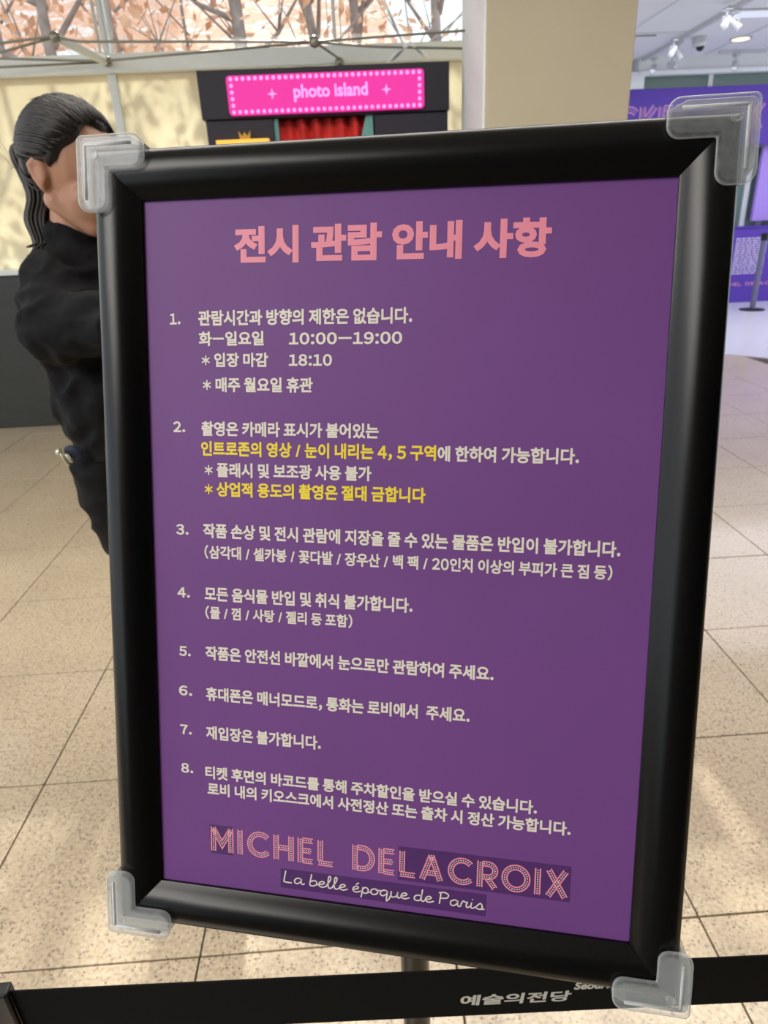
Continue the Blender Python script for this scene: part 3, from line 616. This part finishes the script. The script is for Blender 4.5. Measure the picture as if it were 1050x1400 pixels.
k = MB(); k.box((-0.158, -0.220, -0.0095), (0.158, 0.220, -0.0030)); k.build('backing_board', 'back', sign, BM)
k = MB(); k.box((-0.157, -0.219, -0.0028), (0.157, 0.219, -0.0021)); poster = k.build('poster', 'purple', sign, BM)
k = MB(); k.add([(a * mm, b * mm, -0.00204) for a, b in ((-106.5, -179.0), (-92, -179.2), (-92, -160.5), (-107, -160.5))], [(0, 1, 2, 3)])
k.add([(a * mm, b * mm, -0.00204) for a, b in ((9, -181.0), (105.8, -181.5), (105.8, -160.0), (9, -160.0))], [(0, 1, 2, 3)])
k.add([(a * mm, b * mm, -0.00203) for a, b in ((-62, -195.6), (60, -196.8), (60, -183.2), (-62, -183.2))], [(0, 1, 2, 3)]); k.build('dark_print_patch', 'patch', poster, BM)
ZP = -0.00198
def tl(body, x0, x1, yb, h, m='cream', off=0.033, y1=None, nm='printed_line', ref='\uad00'):
    text_line(nm, body, x0 * mm, x1 * mm, yb * mm, h * mm, m, poster, BM, ZP, off, y1=None if y1 is None else y1 * mm, ref=ref)
tl('전시 관람 안내 사항', -86.2, 80.3, 166.6, 18.6, 'pinkp', 0.042, 165.4, 'printed_title')
NB = [('1.', -124.3, -118.0, 134.5), ('2.', -123.9, -116.6, 75.2), ('3.', -123.7, -116.0, 16.6), ('4.', -123.8, -116.0, -20.5), ('5.', -123.7, -116.3, -55.9), ('6.', -124.4, -116.0, -80.2), ('7.', -124.2, -116.8, -104.5), ('8.', -124.2, -116.4, -128.9)]
for b, x0, x1, y in NB: tl(b, x0, x1, y, 6.2, ref='8', nm='printed_number')
H8 = 8.1
tl('관람시간과 방향의 제한은 없습니다.', -107.5, 11.3, 133.8, H8)
tl('화–일요일', -107.4, -69.8, 123.0, 7.6); tl('10:00–19:00', -55.6, 6.2, 123.2, 6.4, ref='8')
tl('＊ 입장 마감', -106.0, -67.4, 111.5, 7.6); tl('18:10', -55.7, -31.6, 111.9, 6.3, ref='8')
tl('＊ 매주 월요일 휴관', -105.6, -42.3, 97.9, 7.9)
tl('촬영은 카메라 표시가 붙어있는', -106.9, -5.7, 73.6, 8.0)
tl('인트로존의 영상 / 눈이 내리는 4, 5 구역', -107.3, 25.4, 62.4, 8.2, 'yellow', 0.035)
tl('에 한하여 가능합니다.', 26.2, 98.9, 62.2, 8.1)
tl('＊ 플래시 및 보조광 사용 불가', -105.5, -9.4, 50.6, 8.0)
tl('＊ 상업적 용도의 촬영은 절대 금합니다', -105.7, 20.3, 39.6, 8.2, 'yellow', 0.035)
tl('작품 손상 및 전시 관람에 지장을 줄 수 있는 물품은 반입이 불가합니다.', -107.1, 121.9, 15.6, 8.3, y1=14.6)
tl('(삼각대 / 셀카봉 / 꽃다발 / 장우산 / 백 팩 / 20인치 이상의 부피가 큰 짐 등)', -106.5, 118.5, 3.6, 7.5, y1=2.6, off=0.031)
tl('모든 음식물 반입 및 취식 불가합니다.', -106.9, 14.5, -21.4, 8.3)
tl('(물 / 껌 / 사탕 / 젤리 등 포함)', -106.7, -19.2, -32.0, 7.3, off=0.031)
tl('작품은 안전선 바깥에서 눈으로만 관람하여 주세요.', -107.2, 59.7, -56.9, 8.3)
tl('휴대폰은 매너모드로, 통화는 로비에서  주세요.', -107.3, 47.5, -81.9, 8.3)
tl('재입장은 불가합니다.', -107.8, -37.2, -106.0, 8.3)
tl('티켓 후면의 바코드를 통해 주차할인을 받으실 수 있습니다.', -108.7, 85.9, -131.0, 8.0, y1=-131.5)
tl('로비 내의 키오스크에서 사전정산 또는 출차 시 정산 가능합니다.', -107.5, 104.4, -141.4, 8.0, y1=-141.9)
lines, dts = marquee('MICHEL DELACROIX', -105.9 * mm, -177.4 * mm, 104.6 * mm, 15.9 * mm, gap=0.17, y1=-179.3 * mm, lw=0.052, bw=0.082)
lay(lines, ZP).build('printed_logo', 'pinkp', poster, BM); lay(dts, ZP + 0.00002).build('printed_logo_dots', 'cream', poster, BM)
lay(script_word('La belle Epoque de Paris', -60.5 * mm, -191.8 * mm, 58.8 * mm, 7.4 * mm, 0.75 * mm, -192.8 * mm), ZP + 0.00001).build('printed_subtitle', 'cream', poster, BM)
# corner guards
OX, OY = IW + P, IH + P
def guard(sx, sy, ex, ey):
    """L-shaped soft clip wrapping one corner: outer lip, front plate with raised rim"""
    o = 5.0; wd = 12.8; L1, L2 = ex, ey
    def Lpoly(o_, w_, a, b, r=5):
        # outer corner at (OX+o, OY+o), arms along -x (length a) and -y (length b); w inward from frame edge
        x1, y1 = OX + o_, OY + o_; pts = [(x1 - 2, y1), (x1, y1 - 2)]
        yb = OY - b; pts += arc(x1 - r, yb + r, r, r, 0, -90, 5) + arc(OX - w_ + r, yb + r, r, r, -90, -180, 5)
        pts += [(OX - w_, OY - w_)]
        xl = OX - a; pts += arc(xl + r, OY - w_ + r, r, r, -90, -180, 5) + arc(xl + r, y1 - r, r, r, 180, 90, 5)
        return [(sx * p[0] * mm, sy * p[1] * mm) for p in pts]
    k = MB(); k.prism(Lpoly(o, wd, L1, L2, 6), 7.3 * mm, 11.5 * mm)
    g = k.build('corner_guard', 'gel', sign, BM, bevel=0.002, label='clear soft plastic corner guard')
    k = MB(); x1, y1 = OX + o, OY + o; t = 0.3
    ring = [(OX - L1, OY + t), (OX + t, OY + t), (OX + t, OY - L2 + 1.5), (x1 - 1.2, OY - L2 + 7), (x1, OY - L2 + 9), (x1, y1 - 2), (x1 - 2, y1), (OX - L1 + 9, y1), (OX - L1 + 7, y1 - 1.2)]
    k.prism([(sx * p[0] * mm, sy * p[1] * mm) for p in ring], -12 * mm, 7.2 * mm); k.build('side_wall', 'gel', g, BM, bevel=0.001)
    k = MB(); i0 = 1.2
    for (ax, ay, bx_, by_) in ((OX - L1 + 6, OY - 0.4, OX - 0.4, OY - 0.4), (OX - 0.4, OY - 0.4, OX - 0.4, OY - L2 + 6)):
        k.tube([(sx * ax * mm, sy * ay * mm, 11.4 * mm), (sx * bx_ * mm, sy * by_ * mm, 11.4 * mm)], 0.0009, 8)
    k.build('moulded_ridge', 'gelrim', g, BM, smooth=True)
    k = MB(); k.lathe([(2.6 * mm, 0), (2.6 * mm, 0.5 * mm), (2.0 * mm, 0.5 * mm), (1.6 * mm, 0.1 * mm)], (sx * (OX - 5.5) * mm, sy * (OY - 5.5) * mm, 11.5 * mm), 16); k.build('moulded_ring', 'gel', g, BM, smooth=True, autosm=True)
guard(-1, 1, 33, 34); guard(1, 1, 35, 34); guard(1, -1, 35, 31.5); guard(-1, -1, 36, 35)
# pole, bracket, base of the stand
k = MB(); k.lathe([(0.0125, 0.02), (0.0125, 1.12)], (0.022, 0.375, 0), 20); k.build('pole', 'chrome', sign, smooth=True, autosm=True)
k = MB(); k.lathe([(0.17, 0), (0.17, 0.01), (0.16, 0.016), (0.03, 0.03), (0.016, 0.05)], (0.022, 0.375, 0.001), 40); k.build('base', 'black', sign, smooth=True, autosm=True)
k = MB(); k.box((-0.03, -0.055, -0.045), (0.05, 0.03, -0.0115)); k.build('bracket', 'black', sign, BM, bevel=0.003)

# ------------------------------------------------------------------ queue barrier behind the sign
def by(x): return 0.335 - 0.033 * x
def queue_post(x, label):
    y = by(x); t = thing('stanchion', label, 'queue post', (x, y, 0))
    k = MB(); k.lathe([(0.17, 0), (0.17, 0.012), (0.15, 0.022), (0.04, 0.035)], (x, y, 0.001), 32); k.build('base', 'black', t, smooth=True, autosm=True)
    k = MB(); k.lathe([(0.03, 0.03), (0.03, 0.74)], (x, y, 0), 24); k.build('pole', 'black', t, smooth=True, autosm=True)
    k = MB(); k.lathe([(0.034, 0.74), (0.036, 0.75), (0.036, 0.815), (0.03, 0.83), (0.01, 0.835)], (x, y, 0), 24); k.build('head', 'black', t, smooth=True, autosm=True)
    return t
queue_post(-0.362, 'black queue post whose head holds the near end of the printed belt')
queue_post(1.30, 'black queue post holding the far end of the printed belt beyond the sign')
bt = thing('barrier_belt', 'black retractable belt with white Korean lettering stretched behind the sign', 'barrier belt', (0.1, by(0.1), 0.75))
xa, xb = -0.303, 1.262
k = MB(); N = 20; vs = []
for i in range(N + 1):
    x = xa + (xb - xa) * i / N; y = by(x)
    for dy in (-0.0007, 0.0007):
        for z in (0.7505, 0.8100): vs.append((x, y + dy, z))
fs = []
for i in range(N):
    a = i * 4; b = a + 4; fs += [(a, b, b + 1, a + 1), (a + 2, a + 3, b + 3, b + 2), (a + 1, b + 1, b + 3, a + 3), (a, a + 2, b + 2, b)]
fs += [(0, 1, 3, 2), (N * 4, N * 4 + 2, N * 4 + 3, N * 4 + 1)]
k.add(vs, fs); web = k.build('webbing', 'belt', bt)
bx('belt_clip', (-0.326, by(-0.31) - 0.006, 0.748), (-0.303, by(-0.31) + 0.006, 0.813), 'black', bt, bevel=0.002)
bx('belt_clip', (1.262, by(1.27) - 0.006, 0.748), (1.28, by(1.27) + 0.006, 0.813), 'black', bt, bevel=0.002)
k = MB(); k.tube([(-0.3035, by(-0.30) - 0.0012, 0.810), (-0.3032, by(-0.3) - 0.0012, 0.751)], 0.0005, 5); k.build('stitching', 'beltprint', web)
ang = math.atan(-0.033); MBL = Matrix.Translation((0, by(0) - 0.0009, 0)) @ Matrix.Rotation(ang, 4, 'Z') @ Matrix.Rotation(math.radians(90), 4, 'X')
text_line('belt_lettering', '예술의전당', 0.0555, 0.1465, 0.7648, 0.0135, 'beltprint', web, MBL, 0.0, off=0.03, shear=0.08)
text_line('belt_lettering', 'Seoul Arts Center', 0.1478, 0.2300, 0.7795, 0.0085, 'beltprint', web, MBL, 0.0, off=0.04, shear=0.15, ref='A')

# ------------------------------------------------------------------ the woman behind the sign
pr = thing('person', 'woman with a dark ponytail in a black sweatshirt and trousers, half hidden by the sign', 'person', (-0.46, 1.38, 0))
HC = Vector((-0.478, 1.38, 1.458)); F = Vector((0.84, -0.54, -0.2)).normalized(); U = Vector((0.10, -0.10, 1)); U = (U - F * U.dot(F)).normalized(); Rr = F.cross(U)
HR = Matrix((Rr, F, U)).transposed()   # columns: right, forward, up
def hp(r, f, u): return HC + Rr * r + F * f + U * u
bd = (0.85, -0.5); fb = Vector((0.86, -0.5, 0)).normalized(); rb = Vector((fb.y, -fb.x, 0)) # right = f x z
body = MB()
body.ell(hp(0, -0.012, 0.018), (0.070, 0.086, 0.086), HR)           # skull
body.ell(hp(0, 0.020, -0.035), (0.056, 0.064, 0.072), HR)         # face
body.ell(hp(0, 0.052, -0.083), (0.026, 0.024, 0.022), HR)         # chin
for s in (-1, 1):
    body.ell(hp(s * 0.034, 0.052, -0.03), (0.022, 0.020, 0.020), HR)   # cheeks
    body.cone(hp(s * 0.050, -0.008, -0.045), hp(s * 0.018, 0.052, -0.084), 0.021, 0.018)    # jaw
    body.ell(hp(s * 0.026, 0.066, 0.014), (0.022, 0.010, 0.008), HR)   # brow
    # ears
    ear = [hp(s * 0.070, -0.008, -0.026), hp(s * 0.078, -0.020, -0.008), hp(s * 0.082, -0.022, 0.010), hp(s * 0.080, -0.010, 0.020), hp(s * 0.075, 0.002, 0.014)]
    for a, b, ra, rb_ in zip(ear, ear[1:], (0.007, 0.006, 0.006, 0.006), (0.006, 0.006, 0.006, 0.005)): body.cone(a, b, ra, rb_, 8)
    body.ell(hp(s * 0.073, -0.008, 0.0), (0.007, 0.016, 0.024), HR)
body.cone(hp(0, 0.074, 0.008), hp(0, 0.090, -0.026), 0.007, 0.011, 10); body.ell(hp(0, 0.086, -0.030), (0.016, 0.012, 0.008), HR)
body.ell(hp(0, 0.074, -0.052), (0.020, 0.012, 0.006), HR); body.ell(hp(0, 0.073, -0.061), (0.018, 0.011, 0.006), HR)
neck0 = hp(0, -0.02, -0.07); neck1 = Vector((-0.515, 1.405, 1.315)); body.cone(neck0, neck1, 0.046, 0.052)
CH = Vector((-0.50, 1.42, 1.20)); PV = Vector((-0.46, 1.43, 0.86))
body.ell(CH + Vector((0, 0, 0.02)), (0.10, 0.13, 0.13), Matrix.Rotation(0.4, 3, 'Z')); body.ell((CH + PV) / 2, (0.075, 0.10, 0.16)); body.ell(PV + Vector((-0.01, 0, 0)), (0.085, 0.11, 0.09))
shR = Vector((-0.535, 1.31, 1.268)); shL = Vector((-0.435, 1.55, 1.27)); elR = Vector((-0.525, 1.235, 1.200)); haR = Vector((-0.33, 1.15, 1.235))
elL = Vector((-0.36, 1.62, 1.08)); haL = Vector((-0.22, 1.45, 1.12))
def arm(sh, el, ha):
    body.cone(neck1 + Vector((0, 0, -0.04)), sh, 0.05, 0.046); body.cone(sh, el, 0.042, 0.034); body.cone(el, ha, 0.033, 0.021)
    t = (ha - el).normalized(); sd_ = Vector((t.y, -t.x, 0)).normalized(); upv = Vector((0, 0, 1)); pc = ha + t * 0.045
    body.cone(ha, ha + t * 0.07, 0.021, 0.028); 
    for i in range(4):
        b0 = ha + t * 0.075 + upv * (0.027 - i * 0.018); ln = (0.036, 0.042, 0.039, 0.03)[i]
        b1 = b0 + t * ln; b2 = b1 + (t * 0.7 + sd_ * 0.7) * ln * 0.7; b3 = b2 + (t * 0.1 + sd_) * ln * 0.5
        body.cone(b0, b1, 0.0085, 0.008, 8); body.cone(b1, b2, 0.008, 0.0075, 8); body.cone(b2, b3, 0.0075, 0.0065, 8)
    th = ha + t * 0.025 + upv * 0.02; th1 = th + (upv * 0.8 + t * 0.6 + sd_ * 0.3) * 0.035; body.cone(th, th1, 0.012, 0.0095, 8); body.cone(th1, th1 + (t + upv * 0.3) * 0.026, 0.0095, 0.008, 8)
arm(shR, elR, haR); arm(shL, elL, haL)
hips = [Vector((-0.50, 1.39, 0.82)), Vector((-0.43, 1.50, 0.82))]; knees = [Vector((-0.455, 1.37, 0.44)), Vector((-0.39, 1.50, 0.44))]; ank = [Vector((-0.43, 1.41, 0.08)), Vector((-0.36, 1.53, 0.08))]
for h_, k_, a_ in zip(hips, knees, ank): body.cone(h_, k_, 0.075, 0.048); body.cone(k_, a_, 0.046, 0.03); body.cone(a_, a_ + fb * 0.12 + Vector((0, 0, -0.045)), 0.03, 0.026)
bo = body.build('body', 'skin', pr, remesh=0.004, sm=5)
# eyes, lips
for s in (-1, 1):
    k = MB(); k.ell(hp(s * 0.029, 0.071, 0.0), (0.014, 0.007, 0.006), HR); k.build('eye', 'eyewhite', pr, smooth=True)
    k = MB(); k.ell(hp(s * 0.030, 0.075, 0.0), (0.006, 0.004, 0.0058), HR); k.build('iris', 'eye', pr, smooth=True)
    k = MB(); k.tube([hp(s * 0.012, 0.080, 0.021), hp(s * 0.028, 0.078, 0.026), hp(s * 0.046, 0.062, 0.02)], [0.002, 0.003, 0.0015], 6); k.build('eyebrow', 'hair', pr, smooth=True)
k = MB(); k.ell(hp(0, 0.0835, -0.0565), (0.019, 0.006, 0.0065), HR); k.build('lips', 'lips', pr, smooth=True)
# sweatshirt
def wrinkle(o, amp, sc):
    me = o.data
    ns = [v.normal.copy() for v in me.vertices]
    for v, n in zip(me.vertices, ns):
         q = 0.5 - abs(noise.noise(Vector((v.co.x * sc + v.co.z * 4, v.co.y * sc, v.co.z * sc * 1.3 - v.co.x * 5)))) * 2 + 0.3 * noise.noise(v.co * 22); v.co += n * q * amp
    me.update()
k = MB()
k.ell(CH + Vector((0.0, 0, 0.0)), (0.135, 0.165, 0.155), Matrix.Rotation(-0.35, 3, 'Z')); k.ell(Vector((-0.49, 1.42, 1.05)), (0.130, 0.155, 0.16), Matrix.Rotation(-0.35, 3, 'Z'))
k.ell(Vector((-0.475, 1.42, 0.97)), (0.130, 0.160, 0.10))
k.cone(neck1 + Vector((0.0, 0, -0.03)), neck1 + Vector((0, 0, 0.016)), 0.072, 0.064)
for sh in (shR, shL): k.cone(neck1 + Vector((0, 0, -0.05)), sh, 0.058, 0.064)
k.cone(shR, elR + Vector((0, 0, 0.0)), 0.066, 0.058); k.cone(elR, elR + (haR - elR) * 0.85, 0.058, 0.040)
k.cone(Vector((-0.535, 1.35, 1.08)), Vector((-0.535, 1.34, 1.0)), 0.052, 0.058)
k.cone(shL, elL, 0.066, 0.056); k.cone(elL, elL + (haL - elL) * 0.85, 0.055, 0.036)
sw = k.build('sweatshirt', 'cloth', pr, remesh=0.007, sm=5); wrinkle(sw, 0.012, 15)
k = MB()
k.ell(Vector((-0.475, 1.42, 0.90)), (0.128, 0.155, 0.12))
for h_, k_, a_, r0 in zip(hips, knees, ank, (0.092, 0.09)): k.cone(h_ + Vector((0, 0, 0.02)), k_, 0.095, 0.066); k.cone(k_, a_, 0.066, 0.052)
k.cone(Vector((-0.53, 1.33, 0.9)), Vector((-0.505, 1.36, 0.72)), 0.075, 0.07)
tr_ = k.build('trousers', 'trouser', pr, remesh=0.008, sm=5); wrinkle(tr_, 0.008, 12)
for a_ in ank:
    k = MB(); k.ell(a_ + fb * 0.05 + Vector((0, 0, -0.04)), (0.125, 0.045, 0.042), Matrix.Rotation(math.atan2(fb.y, fb.x), 3, 'Z'), fn=None); k.v = [(x, y, max(z, 0.002)) for x, y, z in k.v]; k.build('shoe', 'shoe', pr, smooth=True)
# hair
HA = Vector((0.081, 0.097, 0.095)); HO = hp(0, -0.018, 0.022)
def hfn(d):
    # open over the face and neck; d = (right, forward, up)
    q = 1.0; side = abs(d.x)
    line = d.y - 0.50 + 0.62 * (-d.z) * (2.0 if d.z < 0 else 0.55) + 0.06 * math.sin(d.x * 9)
    if line > 0: q -= min(0.36, line * 1.6)
    if d.z < -0.38: q -= min(0.36, (-0.38 - d.z) * 1.6 * (1 if d.y > -0.6 else 0.4))
    if side > 0.82 and -0.40 < d.z < 0.02 and -0.28 < d.y < 0.3: q -= 0.13
    return q
k = MB(); k.ell(HO, HA, HR, 72, 54, hfn)
hair = k.build('hair', 'hair', pr, smooth=True)
def hs(d, q=1.0):
    d = Vector(d).normalized(); return HO + HR @ Vector((d.x * HA.x, d.y * HA.y, d.z * HA.z)) * q
ROOT = Vector((0.12, -0.98, 0.02)).normalized()
k = MB()
for i in range(300):
    t = i / 299; sgn = 1 if i % 2 else -1; a = math.radians(-28 + 118 * t)     # from below the ear over the temple to the crown
    st = Vector((sgn * math.cos(a) * 0.98, 0.95 * math.sin(max(a, 0)) + 0.26 * math.cos(a) - (0.35 if a < 0 else 0), math.sin(a))).normalized()
    st = (st + Vector((R.gauss(0, 0.05), R.gauss(0, 0.05), R.gauss(0, 0.05)))).normalized(); pts = []
    if -0.42 < st.z < -0.02 and -0.25 < st.y < 0.35: st = (st + Vector((0, 0, 0.35))).normalized()
    for j in range(9):
        u = j / 8; d = st.slerp(ROOT, u); pts.append(hs(d, 1.005 + 0.018 * math.sin(u * math.pi) + R.uniform(-0.004, 0.006)))
    r0 = R.uniform(0.0016, 0.003); k.tube(pts, [r0 * 0.4, r0, r0, r0, r0 * 1.1, r0 * 1.1, r0 * 1.1, r0, r0], 5)
k.build('swept_hair', 'hair', pr, smooth=True)
k = MB(); pt0 = hs(ROOT, 1.03)
cen0 = [pt0 + Vector((0.012, 0, 0.01)), pt0 + Vector((-0.012, 0.0, -0.004)), Vector((-0.566, 1.43, 1.43)), Vector((-0.574, 1.41, 1.385)), Vector((-0.570, 1.395, 1.345))]
for i in range(170):
    a = R.uniform(0, 6.28); rr = R.uniform(0, 1) ** 0.5; ox = math.cos(a) * rr; oy = math.sin(a) * rr
    spread = [0.016, 0.022, 0.031, 0.030, 0.022, 0.012]; cen = cen0 + [Vector((-0.578 + ox * 0.012 + R.uniform(-0.006, 0.006), 1.38, 1.312 + R.uniform(-0.03, 0.03)))]
    k.tube(catmull3([c + Vector((ox * s_, oy * s_, 0)) for c, s_ in zip(cen, spread)]), [0.0036 if q < 17 else 0.0036 * (21 - q) / 5 + 0.0003 for q in range(21)], 5)
k.build('ponytail', 'hair', pr, smooth=True)
k = MB()
for i in range(0):   # loose strands in front of the ear and at the nape
    st = Vector((0.80 + R.gauss(0, 0.03), 0.5 + R.gauss(0, 0.08), 0.25 + R.gauss(0, 0.1))); pts = [hs(st, 1.02), hs(st + Vector((0.05, -0.05, -0.3)), 1.03), hs(st + Vector((0.02, -0.02, -0.62)), 0.99), hs(st + Vector((-0.05, -0.1 + R.uniform(-0.1, 0.1), -0.9 + R.uniform(-0.15, 0.1))), 0.97)]
    k.tube(pts, [0.0008, 0.0007, 0.0005, 0.0002], 4)
for i in range(40):   # flyaways over the crown
    a = R.uniform(0.2, 2.9); st = Vector((math.cos(a), R.uniform(-0.5, 0.6), math.sin(a) * 1.1)); k.tube([hs(st, 1.0), hs(st + Vector((0.05, -0.15, 0)), 1.05), hs(st + Vector((0.1, -0.4 + R.uniform(-0.1, 0.1), 0.0)), 1.03 + R.uniform(0, 0.07))], [0.0006, 0.0005, 0.0002], 4)
for i in range(5):
    k.tube([hs((-0.2, -0.95, 0.1), 1.0), Vector((-0.60 + R.uniform(-0.01, 0.01), 1.40, 1.47)), Vector((-0.622 + R.uniform(-0.008, 0.008), 1.40, 1.52 + R.uniform(-0.02, 0.02)))], [0.0005, 0.0004, 0.0002], 4)
k.build('loose_strands', 'hair', pr, smooth=True)
# hip badge with keys
hb = Vector((-0.577, 1.262, 0.965))
k = MB(); k.ell(hb + Vector((0.022, -0.004, 0.003)), (0.018, 0.006, 0.014), Matrix.Rotation(0.5, 3, 'Y')); k.build('key_pouch', 'bluecloth', pr, smooth=True)
k = MB(); k.lathe([(0.005, -0.004), (0.007, 0), (0.005, 0.004)], hb + Vector((-0.002, -0.012, 0.008)), 14, (0, -1, 0.3)); k.cone(hb + Vector((0.003, -0.014, 0.004)), hb + Vector((0.012, -0.016, -0.016)), 0.0035, 0.004, 8); k.cone(hb + Vector((0.013, -0.014, 0.001)), hb + Vector((0.020, -0.016, -0.011)), 0.004, 0.0035, 8); k.build('keys', 'silver', pr, smooth=True)

# ------------------------------------------------------------------ outdoors
k = MB(); vs = []; fs = []; NX, NY = 50, 24
for j in range(NY + 1):
    for i in range(NX + 1):
        x = -16 + 17.55 * i / NX; y = 5.6 + 30 * j / NY; z = max(0, (y - 8.5)) * 0.46 + 0.5 * noise.noise(Vector((x * 0.4, y * 0.4, 0)))* min(1, max(0, y - 7)); vs.append((x, y, z - 0.05))
for j in range(NY):
    for i in range(NX): a = j * (NX + 1) + i; fs.append((a, a + 1, a + NX + 2, a + NX + 1))
k.add(vs, fs); k.build('hillside', 'leaf', smooth=True, **ST)
def zg(y): return max(0, (y - 8.5)) * 0.46
def tree(x, y, r, h, lean, label, nb=9, crown=260):
    t = thing('bare_tree', label, 'tree', (x, y, zg(y) - 0.1), 'trees outside the glass wall')
    b = Vector((x, y, zg(y) - 0.15)); top = b + Vector((lean, 0.2, h)); k = MB()
    k.tube([b, b.lerp(top, 0.35) + Vector((0.05, 0, 0)), b.lerp(top, 0.7) - Vector((0.06, 0, 0)), top], [r * 1.15, r, r * 0.75, r * 0.3], 8); k.build('trunk', 'bark', t, smooth=True)
    br = MB(); ends = []
    for i in range(nb):
        u = 0.25 + 0.6 * i / nb; s = b.lerp(top, u); a = R.uniform(0, 6.28); L = R.uniform(0.8, 1.9)
        e = s + Vector((math.cos(a) * L, math.sin(a) * L * 0.5, L * R.uniform(0.5, 1.1))); m_ = s.lerp(e, 0.5) + Vector((0, 0, -0.1)); br.tube([s, m_, e], [r * 0.45, r * 0.28, r * 0.08], 6); ends.append(e)
        for q in range(3):
            e2 = m_ + Vector((R.uniform(-0.6, 0.6), R.uniform(-0.3, 0.3), R.uniform(0.3, 0.9))); br.tube([m_, e2], [r * 0.18, r * 0.05], 5); ends.append(e2)
    br.build('branches', 'bark', t, smooth=True)
    lv = MB()
    for i in range(crown):
        c = R.choice(ends) + Vector((R.gauss(0, 0.28), R.gauss(0, 0.28), R.gauss(0, 0.28))); s = R.uniform(0.03, 0.09); n1 = Vector((R.gauss(0, 1), R.gauss(0, 1), R.gauss(0, 1))).normalized(); n2 = n1.orthogonal().normalized()
        lv.add([c - n1 * s, c - n2 * s * 0.6, c + n1 * s, c + n2 * s * 0.6], [(0, 1, 2, 3)])
    lv.build('leaves', 'leaves', t, kind='stuff')
for a in [(-2.98, 8.2, 0.075, 5, 0.15, 'thick grey bare tree with forked branches behind the frosted glass corner'), (-3.3, 8.6, 0.04, 4.5, -0.3, 'slender leaning bare tree beside the thick forked tree outdoors'),
          (-2.02, 8.4, 0.04, 5, -0.35, 'thin bare tree leaning outside near the glass joint'), (-1.66, 9.0, 0.022, 5, 0.05, 'very thin upright sapling outside left of the booth'),
          (-0.98, 8.2, 0.075, 6.6, 0.0, 'mid-sized bare tree above the pink sign, outside the glass'), (0.15, 8.3, 0.06, 5, -0.5, 'bare tree with a strongly slanting trunk outside above the booth'),
          (0.22, 9.2, 0.07, 5.2, 0.1, 'straight dark trunk next to the slanting tree outside'), (1.2, 9.5, 0.07, 5, 0.1, 'bare tree with orange leaves outside next to the column')]: tree(*a)
hb_ = thing('pale_building', 'pale building far up the slope behind the trees', 'building', (-6, 36, 10))
bx('walls', (-16, 36, 8.0), (-5, 40, 17), 'building', hb_)
for i in range(6):
    for j in range(3): bx('window', (-15.5 + i * 1.75, 35.95, 13.0 + j * 1.3), (-14.6 + i * 1.75, 36.0, 13.8 + j * 1.3), 'pane', hb_)
